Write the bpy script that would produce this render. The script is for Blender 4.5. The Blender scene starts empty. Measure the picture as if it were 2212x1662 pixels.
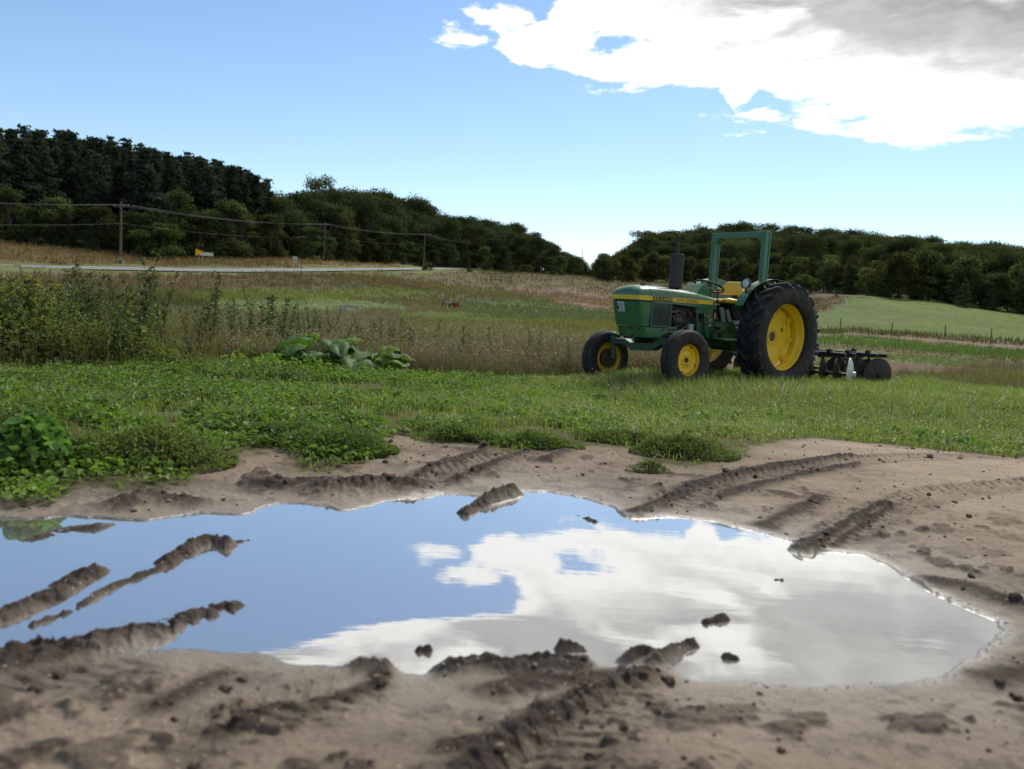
import bpy, math, random
import numpy as np
from mathutils import Vector, Matrix
rad = math.radians
SC = bpy.context.scene
COL = SC.collection
rng = np.random.default_rng(11)
random.seed(5)

# ------------------------------------------------------------------ camera
F, CX, CY, EYE = 1780.0, 1106.0, 831.0, 0.92          # focal length in px of a 2212 x 1662 frame
PITCH, ROLL = rad(5.4), rad(3.3)
cam = bpy.data.cameras.new("camera")
cam_o = bpy.data.objects.new("camera", cam); COL.objects.link(cam_o)
cam.sensor_width = 36.0
cam.lens = 36.0 * F / 2212.0
cam.clip_start, cam.clip_end = 0.05, 5000
Rx = np.array([[1, 0, 0], [0, math.sin(PITCH), -math.cos(PITCH)], [0, math.cos(PITCH), math.sin(PITCH)]])
Rz = np.array([[math.cos(ROLL), -math.sin(ROLL), 0], [math.sin(ROLL), math.cos(ROLL), 0], [0, 0, 1]])
RC = Rx @ Rz
cam_o.matrix_world = Matrix.Translation((0, 0, EYE)) @ Matrix(RC.tolist()).to_4x4()
cam.dof.use_dof = True
cam.dof.focus_distance = 8.5
cam.dof.aperture_fstop = 2.7
SC.camera = cam_o

def ray(x, y):
    return RC @ np.array([(x - CX) / F, (CY - y) / F, -1.0])
def az_el(x, y):
    v = ray(x, y)
    return math.atan2(v[0], v[1]), math.atan2(v[2], math.hypot(v[0], v[1]))
def flat(x, y, z=0.0):
    v = ray(x, y); t = (z - EYE) / v[2]
    return np.array([v[0] * t, v[1] * t])

# ------------------------------------------------------------------ light, sky, exposure
SUN_AZ, SUN_EL = rad(26), rad(47)                     # veiled sun ahead and to the right
sun = bpy.data.lights.new("sun", "SUN")
sun.energy, sun.angle, sun.color = 2.6, rad(24), (1.0, 0.96, 0.88)
sun_o = bpy.data.objects.new("sun", sun); COL.objects.link(sun_o)
sd = Vector((math.sin(SUN_AZ) * math.cos(SUN_EL), math.cos(SUN_AZ) * math.cos(SUN_EL), math.sin(SUN_EL)))
sun_o.rotation_euler = sd.to_track_quat('Z', 'Y').to_euler()
vs = SC.view_settings
vs.view_transform = 'Standard'; vs.look = 'None'; vs.gamma = 1.0; vs.use_curve_mapping = False
vs.exposure = 0.55

W = bpy.data.worlds.new("World"); SC.world = W; W.use_nodes = True
nt = W.node_tree; nt.nodes.clear()
class NT:
    """small helper to wire shader nodes"""
    def __init__(s, t): s.t = t
    def n(s, typ, **kw):
        a = s.t.nodes.new(typ)
        for k, v in kw.items(): setattr(a, k, v)
        return a
    def put(s, sock, v):
        if v is None: return
        if isinstance(v, bpy.types.NodeSocket): s.t.links.new(v, sock)
        elif isinstance(v, (tuple, list)) and sock.type == 'RGBA' and len(v) == 3: sock.default_value = (*v, 1)
        else: sock.default_value = v
    def m(s, op, a, b=None, c=None, clamp=False):
        k = s.n('ShaderNodeMath', operation=op, use_clamp=clamp)
        s.put(k.inputs[0], a); s.put(k.inputs[1], b); s.put(k.inputs[2], c)
        return k.outputs[0]
    def vm(s, op, a, b=None, out=0):
        k = s.n('ShaderNodeVectorMath', operation=op)
        s.put(k.inputs[0], a); s.put(k.inputs[1], b)
        return k.outputs[out]
    def noise(s, vec, scale, detail=4, rough=0.5, lac=2.0, dist=0.0):
        k = s.n('ShaderNodeTexNoise')
        s.put(k.inputs['Vector'], vec); s.put(k.inputs['Scale'], scale); s.put(k.inputs['Detail'], detail)
        s.put(k.inputs['Roughness'], rough); s.put(k.inputs['Lacunarity'], lac); s.put(k.inputs['Distortion'], dist)
        return k.outputs['Fac']
    def mix(s, f, a, b, blend='MIX'):
        k = s.n('ShaderNodeMix', data_type='RGBA', blend_type=blend)
        s.put(k.inputs[0], f); s.put(k.inputs[6], a); s.put(k.inputs[7], b)
        return k.outputs[2]
    def ss(s, x, lo, hi):
        k = s.n('ShaderNodeMapRange', interpolation_type='SMOOTHSTEP')
        s.put(k.inputs[0], x); k.inputs[1].default_value = lo; k.inputs[2].default_value = hi
        return k.outputs[0]
    def curve(s, x, pts, lo, hi, vlo, vhi):
        """piecewise curve through pts (x -> value)"""
        k = s.n('ShaderNodeFloatCurve')
        s.put(k.inputs['Value'], s.m('DIVIDE', s.m('SUBTRACT', x, lo), hi - lo, clamp=True))
        c = k.mapping.curves[0]
        P = [((a - lo) / (hi - lo), (b - vlo) / (vhi - vlo)) for a, b in pts]
        c.points[0].location = P[0]; c.points[1].location = P[-1]
        for p in P[1:-1]: c.points.new(*p)
        for p in c.points: p.handle_type = 'VECTOR'
        k.mapping.update()
        return s.m('MULTIPLY_ADD', k.outputs[0], vhi - vlo, vlo)

N = NT(nt)
sky = N.n('ShaderNodeTexSky', sky_type='NISHITA', sun_disc=False, sun_elevation=SUN_EL, sun_rotation=SUN_AZ)
sky.air_density, sky.dust_density, sky.ozone_density, sky.altitude = 1.0, 0.18, 2.0, 200
tc = N.n('ShaderNodeTexCoord')
sep = N.n('ShaderNodeSeparateXYZ'); nt.links.new(tc.outputs['Generated'], sep.inputs[0])
dx, dy, dz = sep.outputs
az = N.m('ARCTAN2', dx, dy)                           # azimuth, 0 straight ahead, + to the right
el = N.m('ARCSINE', dz)
def AE(x, y, refl=False):
    a, e = az_el(x, y)
    return (a, -e if refl else e)
# lower edge of the cloud bank (elevation over azimuth)
low = [AE(*p) for p in [(1000, 150), (1120, 150), (1240, 160), (1390, 187), (1550, 190), (1640, 188), (1690, 215), (1700, 235), (1590, 255),
                        (1720, 280), (1850, 300), (2000, 315), (2130, 300), (2212, 290), (2500, 300)]]
low = sorted(low); low = [(-0.7, 0.5), (-0.3, 0.3)] + low + [(0.7, 0.16)]
# left edge of the bank (azimuth over elevation); the upper part is what the puddle mirrors
left = [AE(1115, 150), AE(1065, 105), AE(1080, 75), AE(1180, 40), AE(1195, 0)] + [AE(*p, True) for p in
        [(1125, 1290), (1105, 1322), (950, 1335), (850, 1345), (760, 1395), (600, 1400), (400, 1430)]]
left = [(0.0, left[0][1] * 0 + left[0][0] - 0.05)] + sorted((e, a) for a, e in left) + [(0.6, -0.7)]
fl = N.curve(az, low, -0.7, 0.7, 0.0, 0.6)
fa = N.curve(el, left, 0.0, 0.6, -0.8, 0.8)
# cloud-plane coordinates: features stretch sideways towards the horizon
den = N.m('ADD', N.m('MAXIMUM', dz, 0.0), 0.12)
cp = N.n('ShaderNodeCombineXYZ')
N.put(cp.inputs[0], N.m('DIVIDE', dx, den)); N.put(cp.inputs[1], N.m('DIVIDE', dy, den))
ca = N.n('ShaderNodeCombineXYZ')                      # angular coordinates for the ragged rim
N.put(ca.inputs[0], az); N.put(ca.inputs[1], N.m('MULTIPLY', el, 2.6))
n_rim = N.m('SUBTRACT', N.m('MULTIPLY_ADD', N.noise(ca.outputs[0], 34, 6, 0.6), 0.42, N.m('MULTIPLY', N.noise(ca.outputs[0], 8, 8, 0.66), 0.75)), 0.585)
n_big = N.m('SUBTRACT', N.noise(cp.outputs[0], 1.3, 6, 0.6), 0.5)
d_low = N.m('MULTIPLY', N.m('SUBTRACT', el, fl), 1.6)
d_left = N.m('SUBTRACT', az, fa)
body = N.m('MINIMUM', d_low, d_left)
def blob(x, y, rx, ry, refl=False):
    """signed distance to a small ellipse of cloud (positive inside)"""
    a, e = AE(x, y, refl)
    q = N.n('ShaderNodeCombineXYZ')
    N.put(q.inputs[0], N.m('DIVIDE', N.m('SUBTRACT', az, a), rx / F)); N.put(q.inputs[1], N.m('DIVIDE', N.m('SUBTRACT', el, e), ry / F))
    L = N.vm('LENGTH', q.outputs[0], out=1)
    return N.m('MULTIPLY', N.m('SUBTRACT', 1.0, L), ry / F)
f = body
for b in [(992, 84, 60, 20), (1100, 40, 60, 22), (1640, 250, 75, 10), (1510, 243, 16, 7), (1365, 186, 16, 7), (1640, 292, 26, 5), (1245, 190, 40, 4)]:
    f = N.m('MAXIMUM', f, blob(*b))
for b in [(1322, 97, 27, 13), (1690, 232, 50, 14), (1840, 262, 40, 9), (2180, 290, 50, 9)]:
    f = N.m('MINIMUM', f, N.m('MULTIPLY', blob(*b), -1.0))
f = N.m('ADD', f, N.m('MULTIPLY', n_rim, 0.085))
cover = N.ss(f, -0.002, 0.011)
# thin wisps elsewhere
wisp = N.m('MULTIPLY', N.ss(n_big, 0.14, 0.3), N.ss(el, 0.5, 0.9))
cover = N.m('MAXIMUM', cover, wisp)
# grey, thicker underside
n_st = N.noise(ca.outputs[0], 6.5, 6, 0.55)
stk = N.n('ShaderNodeCombineXYZ')
N.put(stk.inputs[0], N.m('MULTIPLY', az, 4.5)); N.put(stk.inputs[1], N.m('MULTIPLY', el, 16.0))
n_sk = N.noise(stk.outputs[0], 1.25, 5, 0.55, dist=0.4)
thick = N.m('ADD', N.m('MULTIPLY', N.m('SUBTRACT', az, AE(1700, 0)[0]), 1.5), N.m('MULTIPLY', N.m('SUBTRACT', el, AE(1700, 170)[1]), 3.2))
g = N.m('ADD', N.m('MULTIPLY', N.m('SUBTRACT', n_sk, 0.5), 5.5), thick)
g = N.m('ADD', g, N.m('MULTIPLY', N.m('SUBTRACT', n_st, 0.5), 2.2))
grey = N.m('MULTIPLY', N.ss(g, -0.95, 0.35), N.ss(f, 0.012, 0.075))
CW, CG = 9.4, 3.5                                    # cloud radiance in sky units
shade = N.mix(N.ss(N.m('MULTIPLY_ADD', n_sk, 0.5, N.m('MULTIPLY', n_st, 0.5)), 0.38, 0.60), (CG * 0.68, CG * 0.70, CG * 0.73), (CG * 1.28, CG * 1.30, CG * 1.30))
ccol = N.mix(grey, (CW, CW * 1.0, CW * 0.98), shade)
hs = N.n('ShaderNodeHueSaturation'); hs.inputs['Saturation'].default_value = 1.06; hs.inputs['Value'].default_value = 1.0
nt.links.new(sky.outputs[0], hs.inputs['Color'])
skycol = N.mix(cover, hs.outputs[0], ccol)
bg = N.n('ShaderNodeBackground'); bg.inputs['Strength'].default_value = 0.1
nt.links.new(skycol, bg.inputs[0])
ow = N.n('ShaderNodeOutputWorld'); nt.links.new(bg.outputs[0], ow.inputs[0])

# ------------------------------------------------------------------ helpers
def s2l(c):
    c = np.asarray(c, float) / 255.0
    return np.where(c <= 0.04045, c / 12.92, ((c + 0.055) / 1.055) ** 2.4)
def sm(x, a, b):
    t = np.clip((np.asarray(x, float) - a) / (b - a), 0, 1); return t * t * (3 - 2 * t)
_perm = np.random.default_rng(3).random((256, 256))
def vnoise(x, y):
    xi = np.floor(x).astype(np.int64); yi = np.floor(y).astype(np.int64)
    fx = x - xi; fy = y - yi
    fx = fx * fx * fx * (fx * (6 * fx - 15) + 10); fy = fy * fy * fy * (fy * (6 * fy - 15) + 10)
    a = _perm[xi & 255, yi & 255]; b = _perm[(xi + 1) & 255, yi & 255]
    c = _perm[xi & 255, (yi + 1) & 255]; d = _perm[(xi + 1) & 255, (yi + 1) & 255]
    return (a * (1 - fx) + b * fx) * (1 - fy) + (c * (1 - fx) + d * fx) * fy
def fbm(x, y, s=1.0, o=4, g=0.5):
    """fractal noise in -1..1, s = cycles per metre"""
    x = np.asarray(x, float); y = np.asarray(y, float)
    t = np.zeros_like(x); a = 1.0; n = 0.0
    for i in range(o):
        t += a * (vnoise(x * s + 17.3 * i, y * s + 9.1 * i) * 2 - 1); n += a; a *= g; s *= 2.03
    return t / n
def inside(X, Y, P):
    P = np.asarray(P); r = np.zeros(X.shape, bool); j = len(P) - 1
    for i in range(len(P)):
        x0, y0 = P[i]; x1, y1 = P[j]
        if y0 != y1:
            c = ((y0 > Y) != (y1 > Y)) & (X < (x1 - x0) * (Y - y0) / (y1 - y0) + x0)
            r ^= c
        j = i
    return r
def seg_d(X, Y, a, b):
    ax, ay = a; bx, by = b; vx, vy = bx - ax, by - ay; L = vx * vx + vy * vy + 1e-12
    t = np.clip(((X - ax) * vx + (Y - ay) * vy) / L, 0, 1)
    return np.hypot(X - ax - t * vx, Y - ay - t * vy), t, ((X - ax) * vy - (Y - ay) * vx) / math.sqrt(L)
def poly_d(X, Y, P, closed=True):
    d = np.full(X.shape, 1e9)
    for i in range(len(P) - (0 if closed else 1)):
        d = np.minimum(d, seg_d(X, Y, P[i], P[(i + 1) % len(P)])[0])
    return d
def smooth_line(P, n=6):
    """Catmull-Rom through the points"""
    P = np.asarray(P, float); out = []
    for i in range(len(P) - 1):
        p0 = P[max(i - 1, 0)]; p1 = P[i]; p2 = P[i + 1]; p3 = P[min(i + 2, len(P) - 1)]
        for k in range(n):
            t = k / n
            out.append(0.5 * (2 * p1 + (p2 - p0) * t + (2 * p0 - 5 * p1 + 4 * p2 - p3) * t * t + (3 * p1 - p0 - 3 * p2 + p3) * t ** 3))
    out.append(P[-1]); return np.array(out)

def link(o, parent=None):
    COL.objects.link(o)
    if parent is not None: o.parent = parent
    return o
def tag(o, label=None, cat=None, group=None, kind=None):
    if label: o['label'] = label
    if cat: o['category'] = cat
    if group: o['group'] = group
    if kind: o['kind'] = kind
    return o
def empty(name, loc=(0, 0, 0), rz=0.0, parent=None):
    o = bpy.data.objects.new(name, None); o.empty_display_size = 0.2
    o.location = loc; o.rotation_euler = (0, 0, rz)
    return link(o, parent)
def np_mesh(name, V, Q, mat, col=None, parent=None, smooth=False, extra=None):
    """mesh from numpy arrays of vertices and quads"""
    me = bpy.data.meshes.new(name)
    V = np.ascontiguousarray(V, np.float32); Q = np.ascontiguousarray(Q, np.int32); m = len(Q); k = Q.shape[1]
    me.vertices.add(len(V)); me.vertices.foreach_set('co', V.ravel())
    me.loops.add(m * k); me.loops.foreach_set('vertex_index', Q.ravel())
    me.polygons.add(m); me.polygons.foreach_set('loop_start', np.arange(m, dtype=np.int32) * k)
    me.polygons.foreach_set('use_smooth', np.full(m, smooth))
    if col is not None:
        a = me.color_attributes.new('col', 'FLOAT_COLOR', 'POINT')
        c = np.ones((len(V), 4), np.float32); c[:, :3] = col; a.data.foreach_set('color', c.ravel())
    for nm, arr in (extra or {}).items():
        a = me.attributes.new(nm, 'FLOAT', 'POINT'); a.data.foreach_set('value', np.ascontiguousarray(arr, np.float32))
    me.update(calc_edges=True); me.validate()
    me.materials.append(mat)
    return link(bpy.data.objects.new(name, me), parent)

class MB:
    """collects simple solids and links them as one mesh object"""
    def __init__(s): s.v = []; s.f = []; s.mi = []; s.cur = 0
    def add(s, V, Fs):
        b = len(s.v); s.v += [tuple(map(float, p)) for p in V]
        for q in Fs: s.f.append([b + i for i in q]); s.mi.append(s.cur)
        return s
    def hexa(s, P): return s.add(P, [(0, 3, 2, 1), (4, 5, 6, 7), (0, 1, 5, 4), (1, 2, 6, 5), (2, 3, 7, 6), (3, 0, 4, 7)])
    def box(s, c, d, R=None):
        P = []
        for z in (-1, 1):
            for x, y in ((-1, -1), (1, -1), (1, 1), (-1, 1)):
                p = Vector((x * d[0] / 2, y * d[1] / 2, z * d[2] / 2))
                if R is not None: p = R @ p
                P.append(p + Vector(c))
        return s.hexa(P)
    def bar(s, a, b, w, h, up=(0, 0, 1)):
        a = Vector(a); b = Vector(b); t = (b - a).normalized(); u = Vector(up)
        x = t.cross(u)
        if x.length < 1e-4: x = t.cross(Vector((1, 0, 0)))
        x.normalize(); y = x.cross(t)
        P = []
        for e in (a, b):
            for i, j in ((-1, -1), (1, -1), (1, 1), (-1, 1)): P.append(e + x * i * w / 2 + y * j * h / 2)
        return s.hexa(P)
    def tube(s, path, r, n=10, closed=False, cap=True):
        path = [Vector(p) for p in path]; m = len(path)
        rr = [r] * m if not hasattr(r, '__len__') else r
        V = []; Fs = []; px = None
        for i, p in enumerate(path):
            a = path[(i - 1) % m] if (closed or i > 0) else p; b = path[(i + 1) % m] if (closed or i < m - 1) else p
            t = (b - a).normalized()
            if px is None:
                px = t.cross(Vector((0, 0, 1)))
                if px.length < 1e-3: px = t.cross(Vector((1, 0, 0)))
            px = (px - t * px.dot(t)).normalized(); py = t.cross(px)
            for k in range(n):
                an = 2 * math.pi * k / n
                V.append(p + (px * math.cos(an) + py * math.sin(an)) * rr[i])
        for i in range(m if closed else m - 1):
            for k in range(n):
                a = i * n + k; b = i * n + (k + 1) % n; c = ((i + 1) % m) * n + (k + 1) % n; d = ((i + 1) % m) * n + k
                Fs.append((a, b, c, d))
        if cap and not closed:
            Fs.append(tuple(range(n))[::-1]); Fs.append(tuple((m - 1) * n + k for k in range(n)))
        return s.add(V, Fs)
    def cyl(s, a, b, r0, r1=None, n=18): return s.tube([a, b], [r0, r0 if r1 is None else r1], n)
    def lathe(s, prof, c=(0, 0, 0), n=48, axis='Y', closed=False, a0=0.0):
        V = []; Fs = []; m = len(prof); c = Vector(c)
        for k in range(n):
            an = 2 * math.pi * k / n + a0; co, si = math.cos(an), math.sin(an)
            for r, h in prof:
                V.append(c + (Vector((r * co, h, r * si)) if axis == 'Y' else Vector((r * co, r * si, h)) if axis == 'Z' else Vector((h, r * co, r * si))))
        for k in range(n):
            k2 = (k + 1) % n
            for i in range(m if closed else m - 1):
                i2 = (i + 1) % m
                Fs.append((k * m + i, k * m + i2, k2 * m + i2, k2 * m + i))
        return s.add(V, Fs)
    def loft(s, secs, cap=True):
        n = len(secs[0]); V = [p for q in secs for p in q]; Fs = []
        for i in range(len(secs) - 1):
            for k in range(n):
                Fs.append((i * n + k, i * n + (k + 1) % n, (i + 1) * n + (k + 1) % n, (i + 1) * n + k))
        if cap: Fs.append(tuple(range(n))[::-1]); Fs.append(tuple((len(secs) - 1) * n + k for k in range(n)))
        return s.add(V, Fs)
    def prism(s, poly, y0, y1, fn=lambda a, b, y: (a, y, b)):
        n = len(poly); V = [fn(a, b, y0) for a, b in poly] + [fn(a, b, y1) for a, b in poly]
        Fs = [tuple(range(n)), tuple(range(2 * n - 1, n - 1, -1))] + [(k, n + k, n + (k + 1) % n, (k + 1) % n) for k in range(n)]
        return s.add(V, Fs)
    def ball(s, c, r, nu=12, nv=8):
        r = (r, r, r) if not hasattr(r, '__len__') else r; V = []; Fs = []
        for j in range(nv + 1):
            t = math.pi * j / nv
            for i in range(nu):
                p = 2 * math.pi * i / nu
                V.append((c[0] + r[0] * math.sin(t) * math.cos(p), c[1] + r[1] * math.sin(t) * math.sin(p), c[2] + r[2] * math.cos(t)))
        for j in range(nv):
            for i in range(nu): Fs.append((j * nu + i, (j + 1) * nu + i, (j + 1) * nu + (i + 1) % nu, j * nu + (i + 1) % nu))
        return s.add(V, Fs)
    def build(s, name, mats, parent=None, smooth=35, bevel=0.0, seg=2):
        me = bpy.data.meshes.new(name); me.from_pydata(s.v, [], s.f)
        mats = mats if isinstance(mats, (list, tuple)) else [mats]
        for m in mats: me.materials.append(m)
        if len(mats) > 1: me.polygons.foreach_set('material_index', s.mi)
        me.update()
        import bmesh
        bm = bmesh.new(); bm.from_mesh(me); bmesh.ops.remove_doubles(bm, verts=bm.verts, dist=1e-5)
        bmesh.ops.recalc_face_normals(bm, faces=bm.faces); bm.to_mesh(me); bm.free()
        if smooth:
            me.polygons.foreach_set('use_smooth', [True] * len(me.polygons)); me.set_sharp_from_angle(angle=rad(smooth))
        o = link(bpy.data.objects.new(name, me), parent)
        if bevel:
            b = o.modifiers.new('bevel', 'BEVEL'); b.width = bevel; b.segments = seg; b.limit_method = 'ANGLE'; b.angle_limit = rad(40); b.harden_normals = False
        return o

# ------------------------------------------------------------------ materials
def mat(name):
    m = bpy.data.materials.new(name); m.use_nodes = True; t = m.node_tree; t.nodes.clear()
    k = NT(t); p = k.n('ShaderNodeBsdfPrincipled'); o = k.n('ShaderNodeOutputMaterial')
    t.links.new(p.outputs[0], o.inputs[0])
    return m, k, p, o
def solid(name, col, rough=0.5, metal=0.0, coat=0.0, var=0.15, scale=18, spec=0.5, dirt=None, bump=0.0, rust=None, streak=None):
    """painted or bare surface with mottling, wear and dust"""
    m, k, p, o = mat(name)
    tcn = k.n('ShaderNodeTexCoord'); v = tcn.outputs['Object']
    n1 = k.noise(v, scale, 5, 0.6); n2 = k.noise(v, scale * 0.22, 4, 0.55)
    f = k.m('MULTIPLY_ADD', k.m('ADD', n1, n2), var, 1.0 - var)
    c = k.vm('SCALE', tuple(col)); k.put(c.node.inputs[3], f)
    if dirt is not None:
        c = k.mix(k.m('MULTIPLY', k.ss(k.noise(v, scale * 0.5, 7, 0.7), 0.48, 0.75), dirt[3]), c, dirt[:3])
    if rust is not None:
        c = k.mix(k.m('MULTIPLY', k.ss(k.noise(v, scale * 0.9, 6, 0.75), rust[3], rust[3] + 0.06), 0.9), c, rust[:3])
    k.put(p.inputs['Base Color'], c)
    k.put(p.inputs['Roughness'], k.m('MULTIPLY_ADD', n1, 0.35, rough - 0.17, clamp=True))
    p.inputs['Metallic'].default_value = metal; p.inputs['Coat Weight'].default_value = coat; p.inputs['Coat Roughness'].default_value = 0.12
    p.inputs['Specular IOR Level'].default_value = spec
    if bump:
        b = k.n('ShaderNodeBump'); b.inputs['Strength'].default_value = bump; b.inputs['Distance'].default_value = 0.01
        k.put(b.inputs['Height'], n1); k.t.links.new(b.outputs[0], p.inputs['Normal'])
    return m
def leaf_mat(name, tint=(1, 1, 1), rnd=0.25, trans=0.35, rough=0.45, attr=True, col=(0.05, 0.09, 0.02), spec=0.4):
    m, k, p, o = mat(name)
    if attr:
        a = k.n('ShaderNodeAttribute', attribute_name='col'); c = a.outputs['Color']
    else:
        c = col
    oi = k.n('ShaderNodeObjectInfo')
    h = k.n('ShaderNodeHueSaturation'); k.put(h.inputs['Color'], c)
    k.put(h.inputs['Value'], k.m('MULTIPLY_ADD', oi.outputs['Random'], 2 * rnd, 1 - rnd))
    k.put(h.inputs['Hue'], k.m('MULTIPLY_ADD', k.m('FRACT', k.m('MULTIPLY', oi.outputs['Random'], 7.13)), 0.05 * min(1, rnd * 4), 0.5 - 0.03 * min(1, rnd * 4)))
    c2 = k.mix(1.0, h.outputs[0], tint, 'MULTIPLY')
    k.put(p.inputs['Base Color'], c2); p.inputs['Roughness'].default_value = rough; p.inputs['Specular IOR Level'].default_value = spec
    tr = k.n('ShaderNodeBsdfTranslucent'); k.put(tr.inputs[0], k.mix(1.0, c2, (1.25, 1.35, 0.6), 'MULTIPLY'))
    mx = k.n('ShaderNodeMixShader'); mx.inputs[0].default_value = trans
    k.t.links.new(p.outputs[0], mx.inputs[1]); k.t.links.new(tr.outputs[0], mx.inputs[2]); k.t.links.new(mx.outputs[0], o.inputs[0])
    return m

# ------------------------------------------------------------------ terrain
def tower(x, y, r): return EYE + r * math.tan(az_el(x, y)[1])
# per column of the view: (range m, photo row seen there, drop below it) from the near field to the wooded ridge
COLS = [
 (-350, [(60, .3), (90, .7), (104, 2.4), (108, 568, .15), (116, 562, .15), (150, 515, 0), (230, 262, 19)]),
 (0,    [(60, .3), (88, .8), (106, 2.5), (110, 578, .12), (118, 571, .12), (150, 521, 0), (230, 278, 18)]),
 (300,  [(60, .25), (88, 618, 0), (108, 588, 0), (112, 584, .12), (120, 577, .12), (150, 553, 0), (230, 318, 17)]),
 (450,  [(60, .2), (90, 625, 0), (113, 592, 0), (118, 587, .12), (126, 579.5, .12), (155, 556, 0), (235, 336, 17)]),
 (600,  [(60, .15), (92, 632, 0), (122, 593, 0), (127, 587, .12), (135, 579.5, .12), (165, 556, 0), (250, 408, 16)]),
 (750,  [(60, .12), (95, 641, 0), (145, 592, 0), (150, 585, .12), (158, 579, .12), (190, 567, 0), (280, 404, 18)]),
 (900,  [(60, .1), (100, 653, 0), (150, 618, 0), (194, 588, 0), (200, 583, .12), (208, 578, .12), (235, 574, 0), (300, 425, 18)]),
 (1050, [(60, .1), (100, 663, 0), (150, 633, 0), (240, 588, 0), (250, 583, .12), (258, 579, .12), (280, 577, 0), (345, 466, 16)]),
 (1150, [(60, .1), (100, 668, 0), (150, 640, 0), (235, 590, 0), (275, 588, 0), (360, 496, 15)]),
 (1250, [(60, .1), (100, 674, 0), (150, 650, 0), (230, 600, 0), (290, 598, 0), (380, 572, 12)]),
 (1300, [(60, .1), (100, 677, 0), (150, 654, 0), (240, 610, 0), (300, 600, 0), (385, 562, 13)]),
 (1400, [(60, .1), (100, 682, 0), (150, 658, 0), (250, 613, 0), (290, 602, 0), (380, 498, 16)]),
 (1600, [(60, .1), (100, 696, 0), (150, 666, 0), (250, 623, 0), (290, 612, 0), (380, 483, 17)]),
 (1740, [(60, .1), (98, 703, 0), (150, 656, 0), (215, 628, 0), (280, 612, 0), (380, 490, 17)]),
 (1820, [(60, .1), (95, 710, 0), (130, 664, 0), (165, 637, 0), (185, 636, 0), (260, 620, 0), (380, 490, 17)]),
 (2000, [(60, .05), (92, 723, 0), (135, 672, 0), (172, 648, 0), (190, 648, 0), (260, 630, 0), (380, 507, 17)]),
 (2212, [(60, .0), (88, 738, 0), (140, 697, 0), (180, 674, 0), (200, 674, 0), (260, 655, 0), (380, 530, 17)]),
 (2560, [(60, .0), (85, 756, 0), (140, 720, 0), (185, 700, 0), (210, 699, 0), (260, 680, 0), (380, 552, 17)]),
]
TA, TR = [], np.exp(np.linspace(math.log(10), math.log(1000), 520))
TZ = []
for x, kn in COLS:
    pts = [(10, -.06), (30, -.08)]
    for k in kn:
        pts.append((k[0], k[1] - .18) if len(k) == 2 else (k[0], tower(x, k[1], k[0]) - k[2]))
    pts += [(pts[-1][0] + 60, pts[-1][1] + 3), (1000, pts[-1][1] - 10)]
    TA.append(az_el(x, 640)[0]); TZ.append(np.interp(np.log(TR), np.log([p[0] for p in pts]), [p[1] for p in pts]))
ga = np.linspace(TA[0], TA[-1], 500)
TG = np.stack([np.interp(ga, TA, np.array(TZ)[:, j]) for j in range(len(TR))], 1)
def blur(A, n, ax):
    k = np.hanning(n + 2)[1:-1]; k /= k.sum()
    P = np.pad(A, [(n // 2, n // 2) if i == ax else (0, 0) for i in range(2)], mode='edge')
    return np.apply_along_axis(lambda v: np.convolve(v, k, 'valid'), ax, P)
TG = blur(blur(TG, 15, 0), 5, 1)
def far_z(X, Y):
    r = np.hypot(X, Y); a = np.arctan2(X, Y)
    i = np.clip((np.log(np.maximum(r, 10.001)) - math.log(10)) / (math.log(1000) - math.log(10)) * (len(TR) - 1), 0, len(TR) - 1.001)
    j = np.clip((a - ga[0]) / (ga[-1] - ga[0]) * 499, 0, 498.999)
    i0 = i.astype(int); j0 = j.astype(int); fi = i - i0; fj = j - j0
    z = (TG[j0, i0] * (1 - fi) + TG[j0, i0 + 1] * fi) * (1 - fj) + (TG[j0 + 1, i0] * (1 - fi) + TG[j0 + 1, i0 + 1] * fi) * fj
    k = 1 - sm(np.abs(a), 1.1, 2.2)
    return -.06 + (z + .06) * k

# shoreline of the puddle, from the photograph's rows and columns laid on the water level
SHORE_PX = [(-420, 1118), (-150, 1112), (0, 1116), (60, 1121), (130, 1112), (215, 1117), (300, 1124), (370, 1116), (430, 1108), (520, 1110), (575, 1098), (610, 1090), (690, 1092), (735, 1104),
 (780, 1096), (840, 1084), (905, 1071), (985, 1069), (1060, 1074), (1120, 1062), (1200, 1067), (1275, 1082), (1325, 1097), (1345, 1113), (1375, 1119), (1450, 1117), (1520, 1124), (1590, 1137), (1655, 1151),
 (1712, 1170), (1728, 1196), (1745, 1206), (1775, 1194), (1830, 1196), (1885, 1203), (1930, 1224), (1975, 1252), (2020, 1278), (2070, 1303), (2120, 1327), (2158, 1342), (2170, 1362), (2163, 1392),
 (2128, 1424), (2090, 1451), (2050, 1474), (1990, 1486), (1880, 1490), (1760, 1491), (1640, 1488), (1530, 1487), (1470, 1478), (1446, 1462), (1420, 1449), (1360, 1452), (1290, 1450), (1210, 1443), (1130, 1452), (1050, 1452),
 (985, 1455), (930, 1462), (860, 1462), (815, 1444), (760, 1449), (690, 1447), (620, 1437), (560, 1423), (470, 1416), (380, 1408), (250, 1420), (100, 1424), (-60, 1420), (-420, 1416)]
SHORE = smooth_line([flat(*p) for p in SHORE_PX + SHORE_PX[:1]], 3)[:-1]
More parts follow.
